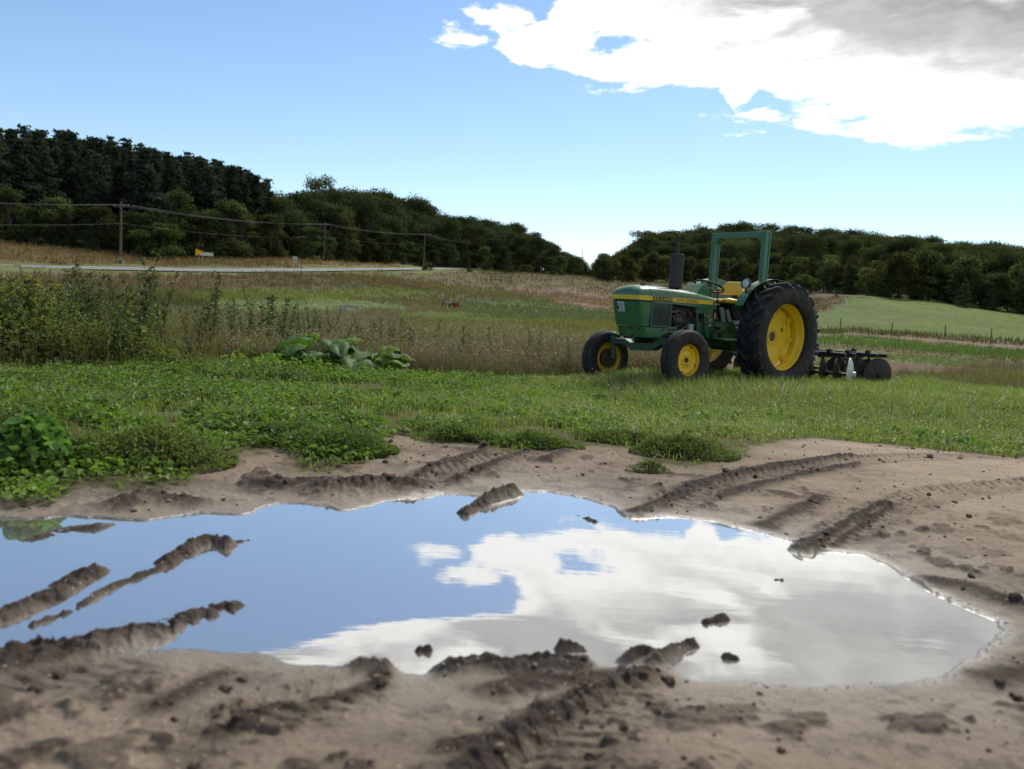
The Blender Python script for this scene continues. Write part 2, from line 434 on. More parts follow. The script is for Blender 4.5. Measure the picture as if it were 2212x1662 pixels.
# ridges of mud pushed up by tyres: points, height, half width, tread notch period
RIDGES = [
 ([(-260, 1480), (-60, 1450), (70, 1430), (200, 1398), (330, 1362), (430, 1330), (500, 1310)], .062, .085, .055),
 ([(-300, 1400), (-60, 1352), (40, 1322), (110, 1290), (165, 1255), (198, 1238)], .075, .085, .0),
 ([(70, 1352), (150, 1322), (195, 1296), (260, 1262), (330, 1235), (365, 1218)], .060, .028, .0),
 ([(362, 1216), (400, 1192), (452, 1172), (488, 1180)], .085, .06, .0),
 ([(480, 1178), (535, 1168)], .055, .03, .0),
 ([(70, 1168), (130, 1148), (205, 1142)], .055, .07, .0),
 ([(1005, 1110), (1050, 1086), (1105, 1068)], .085, .055, .0),
 ([(690, 1066), (760, 1062), (835, 1056), (880, 1060)], .085, .10, .045),
 ([(560, 1060), (640, 1056), (700, 1050)], .03, .08, .0),
 ([(250, 1098), (330, 1088), (420, 1094)], .06, .07, .0),
 ([(1395, 1470), (1330, 1500), (1245, 1545), (1170, 1590), (1090, 1650), (1020, 1720)], .05, .06, .05),
 ([(975, 1448), (1040, 1440), (1110, 1452), (1200, 1444), (1250, 1450)], .055, .045, .0),
 ([(1070, 1500), (1160, 1480), (1290, 1475), (1390, 1466)], .03, .06, .0),
 ([(780, 1448), (822, 1452), (822, 1490)], .05, .035, .0),
 ([(815, 1492), (720, 1528), (600, 1568), (480, 1612)], .018, .035, .05),
 ([(1362, 1430), (1420, 1428), (1470, 1402), (1496, 1396)], .065, .04, .0),
 ([(1525, 1344), (1565, 1339)], .075, .03, .0), ([(1208, 1404), (1255, 1404)], .065, .024, .0), ([(905, 1407), (928, 1406)], .06, .016, .0), ([(1565, 1421), (1590, 1424)], .055, .018, .0),
 ([(1255, 1116), (1285, 1128)], .06, .035, .0), ([(1675, 1253), (1690, 1254)], .055, .014, .0),
 ([(1375, 1112), (1440, 1092), (1510, 1066), (1580, 1046), (1650, 1030), (1740, 1018), (1840, 1004)], .045, .06, .06),
 ([(1560, 1088), (1640, 1064), (1740, 1042), (1850, 1020)], .022, .05, .06),
 ([(1738, 1196), (1790, 1170), (1850, 1135), (1905, 1108)], .03, .035, .05), ([(1800, 1185), (1860, 1152), (1925, 1112)], .026, .03, .05),
 ([(1725, 1190), (1760, 1175), (1800, 1160)], .05, .05, .0),
 ([(2020, 1262), (2080, 1276), (2150, 1300), (2240, 1330)], .03, .07, .0),
 ([(1650, 1140), (1720, 1115), (1780, 1090)], .022, .06, .05),
 ([(1180, 1010), (1225, 990)], .05, .06, .0), ([(900, 1040), (1000, 1005), (1060, 985)], .03, .05, .06), ([(980, 1050), (1080, 1012), (1140, 990)], .03, .05, .06),
 ([(2160, 1480), (2300, 1440)], .03, .08, .0), ([(980, 1650), (1130, 1640)], .04, .04, .0), ([(330, 1560), (420, 1500), (480, 1470)], .014, .05, .06),
]
RW = [(smooth_line([flat(*p) for p in q], 4), h * .9, w * .84, t) for q, h, w, t in RIDGES]
# pressed tyre prints: path, half width, lug spacing
PRINTS = [([(2260, 985), (2000, 1000), (1760, 1022), (1560, 1062), (1400, 1108)], .12, .07), ([(2300, 1060), (2050, 1080), (1900, 1125), (1760, 1185)], .11, .07), ([(1420, 1478), (1290, 1560), (1150, 1680), (1000, 1850)], .12, .065),
 ([(840, 1470), (700, 1520), (520, 1590), (300, 1690)], .10, .06), ([(-200, 1560), (150, 1500), (420, 1450)], .11, .06), ([(1150, 985), (1040, 1015), (930, 1045), (820, 1075)], .13, .07), ([(640, 1040), (760, 1062), (900, 1058)], .1, .06)]
PW = [(smooth_line([flat(*p) for p in q], 5), w, t) for q, w, t in PRINTS]
def near_fields(X, Y):
    """signed distance to the puddle (negative in the water), ridge height and looseness of the soil"""
    sd_ = poly_d(X, Y, SHORE); sd_ = np.where(inside(X, Y, SHORE), -sd_, sd_)
    wob = fbm(X, Y, 6.0, 5, .6) * .035 + fbm(X, Y, 1.6, 2) * .03
    sd_ = sd_ + wob
    H = np.zeros(X.shape); loose = np.zeros(X.shape)
    n1 = fbm(X, Y, 14, 4, .6); n2 = fbm(X + 40, Y, 34, 4, .7)
    for P, h, w, t in RW:
        lo = P.min(0) - w * 4; hi = P.max(0) + w * 4
        k = (X > lo[0]) & (X < hi[0]) & (Y > lo[1]) & (Y < hi[1])
        if not k.any(): continue
        x, y = X[k], Y[k]; d = np.full(x.shape, 1e9); s = np.zeros(x.shape); acc = 0.0
        for i in range(len(P) - 1):
            dd, tt, _ = seg_d(x, y, P[i], P[i + 1]); L = math.hypot(*(P[i + 1] - P[i]))
            c = dd < d; d = np.where(c, dd, d); s = np.where(c, acc + tt * L, s); acc += L
        e = d + n1[k] * w * .55
        prof = np.exp(-(np.maximum(e, 0) / (w * 1.1)) ** 2.0)
        hh = h * (.78 if t else .66) * prof * (.84 + .46 * n1[k] + .28 * n2[k])
        if t: hh *= .80 + .20 * sm(np.abs(((s + d * .5 + n1[k] * .02) / t) % 1 - .5), .05, .35)
        H[k] = np.maximum(H[k], hh); loose[k] = np.maximum(loose[k], prof)
    for P, w, t in PW:
        lo = P.min(0) - w * 2; hi = P.max(0) + w * 2; k = (X > lo[0]) & (X < hi[0]) & (Y > lo[1]) & (Y < hi[1])
        if not k.any(): continue
        x, y = X[k], Y[k]; d = np.full(x.shape, 1e9); s = np.zeros(x.shape); sg = np.zeros(x.shape); acc = 0.0
        for i in range(len(P) - 1):
            dd, tt, sn = seg_d(x, y, P[i], P[i + 1]); L = math.hypot(*(P[i + 1] - P[i])); c = dd < d; d = np.where(c, dd, d); sg = np.where(c, sn, sg); s = np.where(c, acc + tt * L, s); acc += L
        d = d + n1[k] * .02; lug = sm(np.abs(((s + np.abs(sg) * .8 + (sg > 0) * t * .5) / t) % 1 - .5), .12, .26); bed = 1 - sm(d, w * .85, w); fade = (.55 + .45 * sm(n1[k] + .5 * n2[k], -.3, .3)) * sm(np.minimum(s, acc - s), 0, .25)
        H[k] += (-.007 + .009 * lug) * bed * fade + .010 * np.exp(-((d - w * 1.05) / .022) ** 2) * fade * (.6 + n1[k])
        loose[k] = np.maximum(loose[k], (.22 * bed + .30 * (1 - lug) * bed + .35 * np.exp(-((d - w * 1.05) / .025) ** 2)) * fade)
    return sd_, H, loose
def ground_z(X, Y, full=False):
    X = np.asarray(X, float); Y = np.asarray(Y, float)
    r = np.hypot(X, Y); z = far_z(X, Y)
    z = z + fbm(X, Y, .11, 3) * .12 * sm(r, 18, 60) + fbm(X, Y, .5, 3) * .03 * sm(r, 8, 16)
    sd_ = np.full(X.shape, 9.0); loose = np.zeros(X.shape); H = np.zeros(X.shape)
    k = (r < 10) & (Y > .3) & (np.abs(X) < 8)
    if k.any():
        s_, h_, l_ = near_fields(X[k], Y[k]); sd_[k] = s_; loose[k] = l_; H[k] = h_
    low = .006 + .035 * sm(sd_, 0, .55) + .02 * sm(sd_, .5, 3.2)
    low = np.where(sd_ < 0, -.028 * sm(-sd_, 0, .22) - .004 + .01 * sm(-sd_, .02, -.0), low)
    near = low + fbm(X, Y, 2.2, 4, .55) * .011 * sm(sd_, .02, .5) + fbm(X, Y, 11, 4, .6) * .006 * sm(sd_, -.02, .15) + fbm(X, Y, 40, 2) * .0025 * sm(sd_, 0, .1)
    lump = sm(fbm(X + 9, Y + 4, 5.5, 4, .65), .2, .5) * .016 * sm(sd_, .03, .25) * (1 - sm(sd_, .5, 1.6))
    near = near + lump
    near = near + H * np.where(sd_ < 0, 1.12, 1.0) + np.where((sd_ < 0), H * .25, 0)
    near = np.where(sd_ > .01, np.maximum(near, .003 + .01 * sm(sd_, .01, .2)), near)
    t = sm(r, 5.5, 9.0)
    z = near * (1 - t) + z * t
    if full: return z, sd_, np.maximum(loose, sm(lump, .002, .011) * .6)
    return z
def ground_at(x, y, r0=2.5):
    """the spot of ground seen at a row and column of the photograph"""
    v = ray(x, y); rr = np.exp(np.linspace(math.log(r0), math.log(600), 1500)); h = math.hypot(v[0], v[1])
    X = v[0] / h * rr; Y = v[1] / h * rr; Z = EYE + v[2] / h * rr
    b = np.nonzero(Z <= far_z(X, Y))[0]
    i = b[0] if len(b) else len(rr) - 1
    return np.array([X[i], Y[i]])
def zat(x, y): return float(ground_z(np.array([x]), np.array([y]))[0])

# ------------------------------------------------------------------ land cover (world polygons)
K = 0.80
def A_(r, g, b): return s2l((r, g, b)) * K
def ZP(*px, r0=9): return np.array([ground_at(*p, r0=r0) for p in px])
BROWN = A_(116, 100, 74)
ZONES = [   # polygon, colour, tuft height factor
 (ZP((-500, 600), (1000, 590), (1100, 584), (1000, 576), (600, 553), (300, 548), (0, 515), (-500, 480), r0=90), A_(122, 104, 72), 1.0),
 (ZP((-400, 596), (0, 592), (300, 596), (600, 596), (900, 590), (1080, 586), (1080, 580), (900, 576), (600, 577), (300, 575), (0, 568), (-400, 560), r0=90), A_(122, 128, 84), .3),
 (ZP((-300, 640), (300, 622), (650, 622), (930, 625), (1010, 600), (700, 595), (300, 595), (0, 593), (-300, 590), r0=60), A_(112, 97, 73), 1.0),
 (ZP((400, 650), (700, 648), (930, 640), (935, 627), (700, 632), (560, 628), (400, 634), r0=60), A_(116, 122, 70), .8),
 (ZP((430, 705), (780, 690), (900, 668), (760, 648), (430, 650), r0=30), A_(116, 128, 88), .35),
 (ZP((560, 760), (900, 700), (1000, 680), (900, 668), (700, 690), (480, 705), r0=20), A_(122, 112, 88), 1.1),
 (ZP((850, 705), (1330, 712), (1330, 695), (1000, 672), (880, 676), r0=30), A_(126, 134, 92), .5),
 (ZP((1060, 690), (1330, 704), (1340, 668), (1180, 652), (1000, 650), (960, 664), r0=40), A_(104, 110, 76), .7),
 (ZP((1180, 650), (1340, 676), (1340, 670), (1250, 655), r0=60), A_(136, 108, 88), .1),
 (ZP((1090, 628), (1340, 668), (1400, 676), (1400, 640), (1200, 618), (1080, 612), r0=60), A_(140, 118, 102), 1.0),
 (ZP((930, 622), (1200, 620), (1340, 640), (1500, 640), (1500, 612), (1250, 600), (1080, 590), (950, 596), r0=80), A_(112, 102, 74), .9),
 (ZP((1640, 700), (1810, 655), (1850, 642), (1850, 625), (1500, 618), (1500, 690), r0=80), A_(112, 96, 72), .6),
 (ZP((1690, 712), (1830, 711), (2000, 723), (2212, 738), (2560, 757), (2560, 700), (2212, 672), (2000, 645), (1850, 634), (1820, 650), (1720, 690), r0=70), A_(104, 122, 56), .12),
 (ZP((1600, 724), (1830, 720), (2000, 731), (2212, 746), (2560, 765), (2560, 757), (2212, 738), (2000, 724), (1830, 712), (1600, 712), r0=50), A_(96, 92, 62), .8),
 (ZP((1600, 730), (1830, 727), (2000, 741), (2212, 757), (2560, 775), (2560, 764), (2212, 746), (2000, 731), (1830, 720), (1600, 722), r0=40), A_(138, 112, 94), .03),
 (ZP((1600, 748), (1800, 742), (2000, 760), (2212, 782), (2560, 810), (2560, 775), (2212, 757), (2000, 741), (1830, 727), (1600, 730), r0=25), A_(98, 116, 62), .55),
 (ZP((1600, 756), (1800, 751), (2000, 771), (2212, 794), (2560, 825), (2560, 808), (2212, 783), (2000, 760), (1800, 742), (1600, 746), r0=25), A_(112, 100, 74), .25),
 (ZP((1600, 800), (1780, 796), (1930, 800), (2100, 810), (2560, 850), (2560, 825), (2212, 794), (2000, 771), (1800, 751), (1600, 756), r0=16), A_(122, 128, 84), .35),
 (ZP((1880, 818), (2080, 818), (2090, 800), (1960, 786), (1840, 786), r0=14), A_(120, 96, 78), .04),
 (ZP((1540, 812), (1640, 815), (1640, 760), (1560, 760), r0=14), A_(134, 104, 86), .05),
 (ZP((2050, 822), (2560, 880), (2560, 826), (2212, 800), (2080, 798), r0=13), A_(120, 108, 88), .8),
 (ZP((-600, 790), (450, 778), (480, 720), (430, 660), (-600, 640), r0=9), A_(86, 88, 50), 1.2),
 (ZP((430, 790), (850, 805), (1330, 815), (1560, 815), (1560, 705), (1250, 712), (900, 702), (560, 716), (430, 700), r0=11), A_(118, 106, 86), 1.25),
 (ZP((880, 745), (1330, 770), (1560, 770), (1560, 712), (1250, 706), (900, 704), r0=14), A_(118, 116, 66), 1.1),
]
VEG_PX = [(-700, 1105), (-200, 1085), (0, 1072), (90, 1068), (150, 1048), (200, 1042), (280, 1050), (390, 1040), (425, 1012), (520, 990), (600, 975), (640, 1018), (690, 1018), (760, 1008), (812, 985), (835, 950), (880, 948),
 (940, 965), (1000, 962), (1080, 985), (1140, 978), (1200, 970), (1290, 972), (1365, 975), (1390, 998), (1480, 1006), (1565, 990), (1592, 962), (1700, 958), (1780, 944), (1860, 950), (2050, 966), (2212, 976), (2700, 1000)]
VEG = np.array([flat(*p, .04) for p in VEG_PX] + [flat(*p, -.05) for p in [(2700, 905), (2212, 862), (2100, 842), (1950, 828), (1750, 820), (1500, 815), (1250, 815), (1100, 817), (850, 808), (600, 794), (400, 784), (0, 782), (-700, 790)]])
def veg_mask(X, Y):
    d = poly_d(X, Y, VEG); d = np.where(inside(X, Y, VEG), d, -d)
    d = d + fbm(X, Y, 1.3, 4, .6) * .22
    return d
MUD, DRY, CLOD = A_(145, 130, 113), A_(171, 153, 132), A_(74, 64, 57)
def field_colour(X, Y):
    """land cover colour and tuft height factor beyond the track"""
    r = np.hypot(X, Y)
    jx = fbm(X, Y, .3, 3) * .035 * r * sm(r, 10, 30) + fbm(X, Y, 1.1, 3) * .25; jy = fbm(X + 70, Y + 30, .3, 3) * .035 * r * sm(r, 10, 30) + fbm(X + 20, Y, 1.1, 3) * .3
    C = np.tile(A_(110, 106, 74), (len(X), 1)); T = np.full(len(X), .8)
    for P, c, t in ZONES:
        m = inside(X + jx, Y + jy, P); C[m] = c; T[m] = t
    nr_ = ((1 - sm(r, 26, 40)) * sm(fbm(X + 11, Y + 5, .33, 4, .6), -.12, .25) * .8)[:, None]; C = C * (1 - nr_) + A_(112, 118, 66) * nr_
    T = T * (1 + .5 * fbm(X - 7, Y + 90, .4, 3) * (r < 40))
    b = fbm(X, Y, .22, 5, .65)[:, None]; b2 = fbm(X + 33, Y + 8, .05, 4, .6)[:, None]
    C = C * .88 * (1 + .26 * b + .2 * b2) * (1 + np.array([.10, 0, -.08]) * fbm(X + 5, Y - 60, .12, 4)[:, None])
    return np.clip(C, .004, .9), T

R_ = [0.5 * 1.12 ** i for i in range(10)]
r = R_[-1]
while r < 900:
    r *= 1 + (.0023 if r < 3.6 else .0034 if r < 6 else .005 if r < 9 else .008 if r < 22 else .012); R_.append(r)
R_ = np.array(R_)
AZ = np.concatenate([np.radians(np.arange(-180, -42, 2.0)), np.radians(np.linspace(-42, 42, 1330)), np.radians(np.arange(44, 180, 2.0))])
na, nr = len(AZ), len(R_)
GX = (np.sin(AZ)[None, :] * R_[:, None]).ravel(); GY = (np.cos(AZ)[None, :] * R_[:, None]).ravel()
GZ, GS, GL = ground_z(GX, GY, True)
idx = np.arange(na * nr).reshape(nr, na); nx = np.roll(idx, -1, 1)
GQ = np.stack([idx[:-1].ravel(), nx[:-1].ravel(), nx[1:].ravel(), idx[1:].ravel()], 1)
GC, _ = field_colour(GX, GY)
GR = np.hypot(GX, GY)
vm_ = np.full(GX.shape, -5.0); kk = (GR < 16); vm_[kk] = veg_mask(GX[kk], GY[kk])
track = 1 - sm(GR, 10, 12.5)
track[kk] = np.where(vm_[kk] > 0, 0.0, track[kk])
MC = MUD[None, :] + (DRY - MUD)[None, :] * (sm(GX, -.2, 3.0) * sm(GS, .25, 1.6) * .8 + .25 * sm(fbm(GX, GY, .9, 4), -.1, .5))[:, None]
MC = MC * (1 + .13 * fbm(GX, GY, 3.5, 5, .65)[:, None])
MC = MC + (CLOD - MC) * np.clip(GL * 1.05 + .55 * sm(fbm(GX + 3, GY, 7, 5, .7), .05, .45) * (1 - .8 * sm(GS, .3, 2.0)) + .30 * sm(fbm(GX * .5 + 30, GY * 1.5, 2.2, 4, .6), .0, .4), 0, 1)[:, None]
under = A_(92, 88, 58) * (1 + .3 * fbm(GX, GY, 5, 4)[:, None])
t = track[:, None]; soft = sm(vm_, -.15, .12)[:, None]
GC = np.where((GR < 12.5)[:, None] & (vm_ < .1)[:, None] & (GY > -50)[:, None], MC * t + GC * (1 - t), GC)
GC = np.where(kk[:, None], GC * (1 - soft) + under * soft, GC)
wetness = np.exp(-np.maximum(GS, 0) / .055) * (GS > -.5); wetness = np.maximum(wetness, .42 * (1 - sm(GS, .1, .8)))
wetness = wetness * (1 - .85 * GL) * np.exp(-np.maximum(GZ - .004, 0) / .05)
def ground_mat():
    m, k, p, o = mat('ground')
    a = k.n('ShaderNodeAttribute', attribute_name='col'); w = k.n('ShaderNodeAttribute', attribute_name='wet').outputs['Fac']
    ms = k.n('ShaderNodeAttribute', attribute_name='mud').outputs['Fac']
    g = k.n('ShaderNodeNewGeometry'); v = g.outputs['Position']
    n1 = k.noise(v, 60, 6, .7); n2 = k.noise(v, 9, 6, .65); n3 = k.noise(v, 230, 3, .6)
    f = k.m('MULTIPLY_ADD', n1, .85, k.m('MULTIPLY_ADD', n2, .55, k.m('MULTIPLY_ADD', n3, .9, -.13)))
    c = k.vm('SCALE', a.outputs['Color']); k.put(c.node.inputs[3], f)
    vo = k.n('ShaderNodeTexVoronoi', feature='F1'); k.put(vo.inputs['Vector'], v); vo.inputs['Scale'].default_value = 70
    sc = k.n('ShaderNodeSeparateColor'); k.t.links.new(vo.outputs['Color'], sc.inputs[0])
    peb = k.m('MULTIPLY', k.m('MULTIPLY', k.ss(vo.outputs['Distance'], .34, .22), k.m('GREATER_THAN', sc.outputs[0], .86)), ms)
    c = k.mix(peb, c, k.mix(sc.outputs[1], (.10, .075, .055), (.42, .34, .26)))
    dark = k.vm('SCALE', c); k.put(dark.node.inputs[3], k.m('MULTIPLY_ADD', w, -.36, 1.0))
    k.put(p.inputs['Base Color'], dark)
    k.put(p.inputs['Roughness'], k.m('MULTIPLY_ADD', k.m('MULTIPLY', w, k.m('MULTIPLY_ADD', n2, .5, .75)), -.74, .92, clamp=True))
    k.put(p.inputs['Specular IOR Level'], k.m('MULTIPLY_ADD', w, .75, .12))
    b = k.n('ShaderNodeBump'); b.inputs['Strength'].default_value = .6; b.inputs['Distance'].default_value = .012
    k.put(b.inputs['Height'], k.m('ADD', k.m('MULTIPLY', n1, k.m('MULTIPLY_ADD', w, -.5, 1.0)), k.m('MULTIPLY_ADD', n3, .3, k.m('MULTIPLY', peb, .35))))
    k.t.links.new(b.outputs[0], p.inputs['Normal'])
    return m
ground = np_mesh('ground', np.stack([GX, GY, GZ], 1), GQ, ground_mat(), GC, smooth=True, extra={'wet': wetness, 'mud': track})
tag(ground, kind='structure')

# ------------------------------------------------------------------ puddle water
def water_mat():
    m, k, p, o = mat('water')
    p.inputs['Base Color'].default_value = (.125, .108, .086, 1); p.inputs['Roughness'].default_value = .3
    gl = k.n('ShaderNodeBsdfGlossy'); gl.inputs['Roughness'].default_value = .012; gl.inputs['Color'].default_value = (.97, .97, .96, 1)
    g = k.n('ShaderNodeNewGeometry'); mp = k.n('ShaderNodeMapping'); mp.inputs['Scale'].default_value = (.5, 1.6, 1)
    k.t.links.new(g.outputs['Position'], mp.inputs[0])
    b = k.n('ShaderNodeBump'); b.inputs['Strength'].default_value = .016; b.inputs['Distance'].default_value = .02
    k.put(b.inputs['Height'], k.m('ADD', k.noise(mp.outputs[0], 5, 3, .5), k.m('MULTIPLY', k.noise(mp.outputs[0], 22, 3, .5), .18)))
    k.t.links.new(b.outputs[0], gl.inputs['Normal'])
    lw = k.n('ShaderNodeFresnel'); lw.inputs[0].default_value = 2.6
    mx = k.n('ShaderNodeMixShader'); k.put(mx.inputs[0], k.m('MULTIPLY_ADD', lw.outputs[0], .72, .34, clamp=True))
    k.t.links.new(p.outputs[0], mx.inputs[1]); k.t.links.new(gl.outputs[0], mx.inputs[2]); k.t.links.new(mx.outputs[0], o.inputs[0])
    return m
lo_, hi_ = SHORE.min(0) - .15, SHORE.max(0) + .15
me = bpy.data.meshes.new('puddle_water'); me.from_pydata([(lo_[0], lo_[1], 0), (hi_[0], lo_[1], 0), (hi_[0], hi_[1], 0), (lo_[0], hi_[1], 0)], [], [(0, 1, 2, 3)])
me.materials.append(water_mat()); tag(link(bpy.data.objects.new('puddle_water', me)), kind='structure')

# ------------------------------------------------------------------ road on the far bank
ROADC = [(-420, 106, 566, 561), (-200, 107, 572, 566), (0, 110, 578, 572), (150, 111, 581, 575), (300, 112, 584, 578), (450, 118, 587, 580.5), (600, 127, 587.2, 580.5), (750, 150, 585.2, 579.6), (900, 200, 583, 578.6), (1000, 235, 582.5, 579), (1060, 258, 583, 580.3), (1110, 285, 585, 583)]
def road_rows():
    A, B = [], []
    for x, r, y0, y1 in ROADC:
        for lst, rr, yy in ((A, r, y0), (B, r + 7.6, y1)):
            v = ray(x, yy); h = math.hypot(v[0], v[1]); lst.append((v[0] / h * rr, v[1] / h * rr, EYE + v[2] / h * rr + .02))
    return smooth_line(A, 8), smooth_line(B, 8)
ra, rb = road_rows()
rm = MB()
n = len(ra)
rm.add([*ra, *rb], [(i, i + 1, n + i + 1, n + i) for i in range(n - 1)])
rm.build('road', solid('asphalt', (.20, .203, .208), .9, var=.12, scale=.6))
tag(COL.objects['road'], kind='structure')
ln = MB()
for f0, f1 in ((.06, .085), (.915, .94), (.492, .508)):
    q0 = ra + (rb - ra) * f0; q1 = ra + (rb - ra) * f1; q0 = q0 + [0, 0, .008]; q1 = q1 + [0, 0, .008]
    ln.add([*q0, *q1], [(i, i + 1, n + i + 1, n + i) for i in range(n - 1)])
o = ln.build('road_markings', solid('road_paint', (.72, .72, .68), .7, var=.1, scale=1)); tag(o, kind='structure')
# ------------------------------------------------------------------ tractor (X forward, Y to its left, Z up; origin under the rear axle)
GREEN = solid('green_paint', (.026, .132, .050), .34, coat=.35, var=.22, scale=9, dirt=(.12, .115, .085, .5), bump=.04)
GREEN_D = solid('green_paint_grimy', (.018, .075, .032), .55, coat=.1, var=.3, scale=14, dirt=(.05, .045, .035, .65), bump=.12)
ROPS_G = solid('roll_bar_paint', (.046, .170, .092), .45, coat=.1, var=.18, scale=8, dirt=(.12, .13, .11, .3))
YELLOW = solid('yellow_paint', (.80, .53, .014), .42, coat=.15, var=.16, scale=10, dirt=(.30, .21, .07, .5), rust=(.09, .04, .02, .66))
STRIPE = solid('stripe_yellow', (.72, .48, .012), .4, var=.1, scale=12)
SEATM = solid('seat_vinyl', (.86, .52, .03), .42, var=.14, scale=12, dirt=(.3, .2, .06, .25))
TYRE = solid('tyre_rubber', (.021, .020, .022), .72, var=.3, scale=16, dirt=(.10, .085, .070, .7), spec=.35, bump=.15)
BLACK = solid('black_metal', (.012, .012, .013), .55, var=.3, scale=16, dirt=(.05, .04, .035, .4))
MUFF = solid('sooty_steel', (.045, .042, .045), .7, metal=.2, var=.3, scale=16, rust=(.09, .055, .04, .66), bump=.1)
STEEL = solid('worn_steel', (.42, .42, .41), .36, metal=.85, var=.2, scale=18)
GREYM = solid('grey_metal', (.33, .38, .37), .5, metal=.2, var=.2, scale=14, dirt=(.12, .1, .08, .4))
LENS = solid('lamp_glass', (.62, .65, .70), .12, var=.12, scale=20, spec=.8)
DECALK = solid('decal_black', (.015, .013, .010), .45, var=.1)
BADGE = solid('badge_silver', (.50, .52, .54), .4, metal=.3, var=.1, scale=30)
RUSTY = solid('rusty_steel', (.045, .036, .032), .7, metal=.3, var=.35, scale=16, rust=(.12, .06, .035, .55), bump=.15)
SCRN = solid('screen_wire', (.095, .125, .11), .5, var=.2)
TH = rad(37.5)
TP = (3.353, 12.437, -.06)
T = empty('tractor', TP, math.pi + TH)
tag(T, 'green and yellow farm tractor with an open roll bar parked on the grass', 'tractor')

GREASE_SHADE = solid('hub_grease_and_slot_shade', (.10, .065, .02), .6, var=.3)
def rear_wheel(side):
    """side +1 is the tractor's left"""
    w = empty('rear_wheel', (0, side * .70, .765), 0, T)
    if side > 0: w.rotation_euler[1] = .3
    hw, R0, RL = .185, .735, .784
    m = MB()
    prof = [(.49, -.165), (.53, -.185), (.60, -.198), (.665, -.195), (.706, -.178), (.722, -.12), (.730, -.05), (.730, .05), (.722, .12), (.706, .178), (.665, .195), (.60, .198), (.53, .185), (.49, .165), (.47, .1), (.47, -.1)]
    m.lathe(prof, n=96, closed=True)
    nl = 21
    for s in (1, -1):
        for k in range(nl):
            ph0 = 2 * math.pi * (k + (.5 if s < 0 else 0)) / nl
            secs = []
            for i in range(8):
                t = i / 7; y = -.012 + .195 * min(t / .82, 1.0); ph = ph0 + .30 * (t / .82 if t < .82 else 1) ** 1.05 - .02
                wd = .021 + .012 * t; base = .722 if t < .7 else .708; top = RL - .008 * t
                if t > .82:
                    y = .186; base, top = .64 + .05 * (1 - (t - .82) / .18), .735; y2 = .204
                q = []
                for dph, rr, yy in ((-wd, base, y), (wd, base, y), (wd * .72, top, y if t <= .82 else y + .012), (-wd * .72, top, y if t <= .82 else y + .012)):
                    a = ph + dph / .75
                    q.append((rr * math.cos(a), s * yy, rr * math.sin(a)))
                secs.append(q)
            m.loft(secs)
    ty = m.build('tyre', TYRE, w, smooth=28, bevel=.004, seg=1)
    r = MB(); o = side
    rim = [(.502, .150), (.512, .146), (.512, .138), (.494, .128), (.486, .100), (.478, .094), (.470, .055), (.462, .050), (.452, .018), (.440, .012), (.438, -.10), (.452, -.12), (.49, -.14), (.512, -.15), (.500, -.152), (.478, -.135), (.43, -.10), (.424, .012), (.436, .030), (.450, .062), (.462, .104), (.474, .112), (.486, .134)]
    r.lathe([(a, o * b) for a, b in rim], n=72, closed=True)
    r.build('rim', YELLOW, w, smooth=30)
    d = MB(); yd = o * -.100
    disc = [(.0, 0), (.072, 0), (.078, .006), (.12, .008), (.13, .0), (.20, -.002), (.30, .012), (.375, .014), (.400, .030), (.408, .030), (.408, .0), (.37, -.006), (.30, -.006), (.2, -.02), (.0, -.02)]
    d.lathe([(a, yd + o * b) for a, b in disc[1:-1]] , n=60, closed=True)
    for k in range(8):
        a = 2 * math.pi * k / 8 + .2; c = Vector((.10 * math.cos(a), yd + o * .008, .10 * math.sin(a)))
        d.cyl(c, c + Vector((0, o * .02, 0)), .011, n=6)
    for k in range(8):                                    # clamp lugs between disc and rim rail
        a = 2 * math.pi * k / 8 + .42; e = Vector((math.cos(a), 0, math.sin(a))); tq = Vector((-math.sin(a), 0, math.cos(a)))
        c = e * .385 + Vector((0, yd + o * .028, 0))
        d.bar(c - tq * .034, c + tq * .034, .085, .045, up=(0, 1, 0))
        for sx in (-1, 1): d.cyl(c + tq * .02 * sx, c + tq * .02 * sx + Vector((0, o * .04, 0)), .013, n=6)
        d.cyl(e * .33 + Vector((0, yd + o * .01, 0)), e * .33 + Vector((0, yd + o * .018, 0)), .045, n=14)
    d.cur = 1
    for k, (rr, sz) in enumerate([(.24, .022), (.27, .016), (.24, .026), (.28, .014), (.25, .018)]):  # slots in the disc: boxes with the shade of the openings in their colour
        a = 2 * math.pi * k / 5 + .5; c = Vector((rr * math.cos(a), yd + o * .003, rr * math.sin(a)))
        d.box(c, (sz * 1.2, .016, sz * 2.2), Matrix.Rotation(-a, 3, 'Y'))
    d.build('wheel_disc', [YELLOW, GREASE_SHADE], w, smooth=30, bevel=.003, seg=1)
    h = MB(); h.cyl((0, yd - o * .03, 0), (0, yd + o * .004, 0), .069, n=24); h.build('hub', GREASE_SHADE, w, smooth=30)
    return w
rear_wheel(1); rear_wheel(-1)

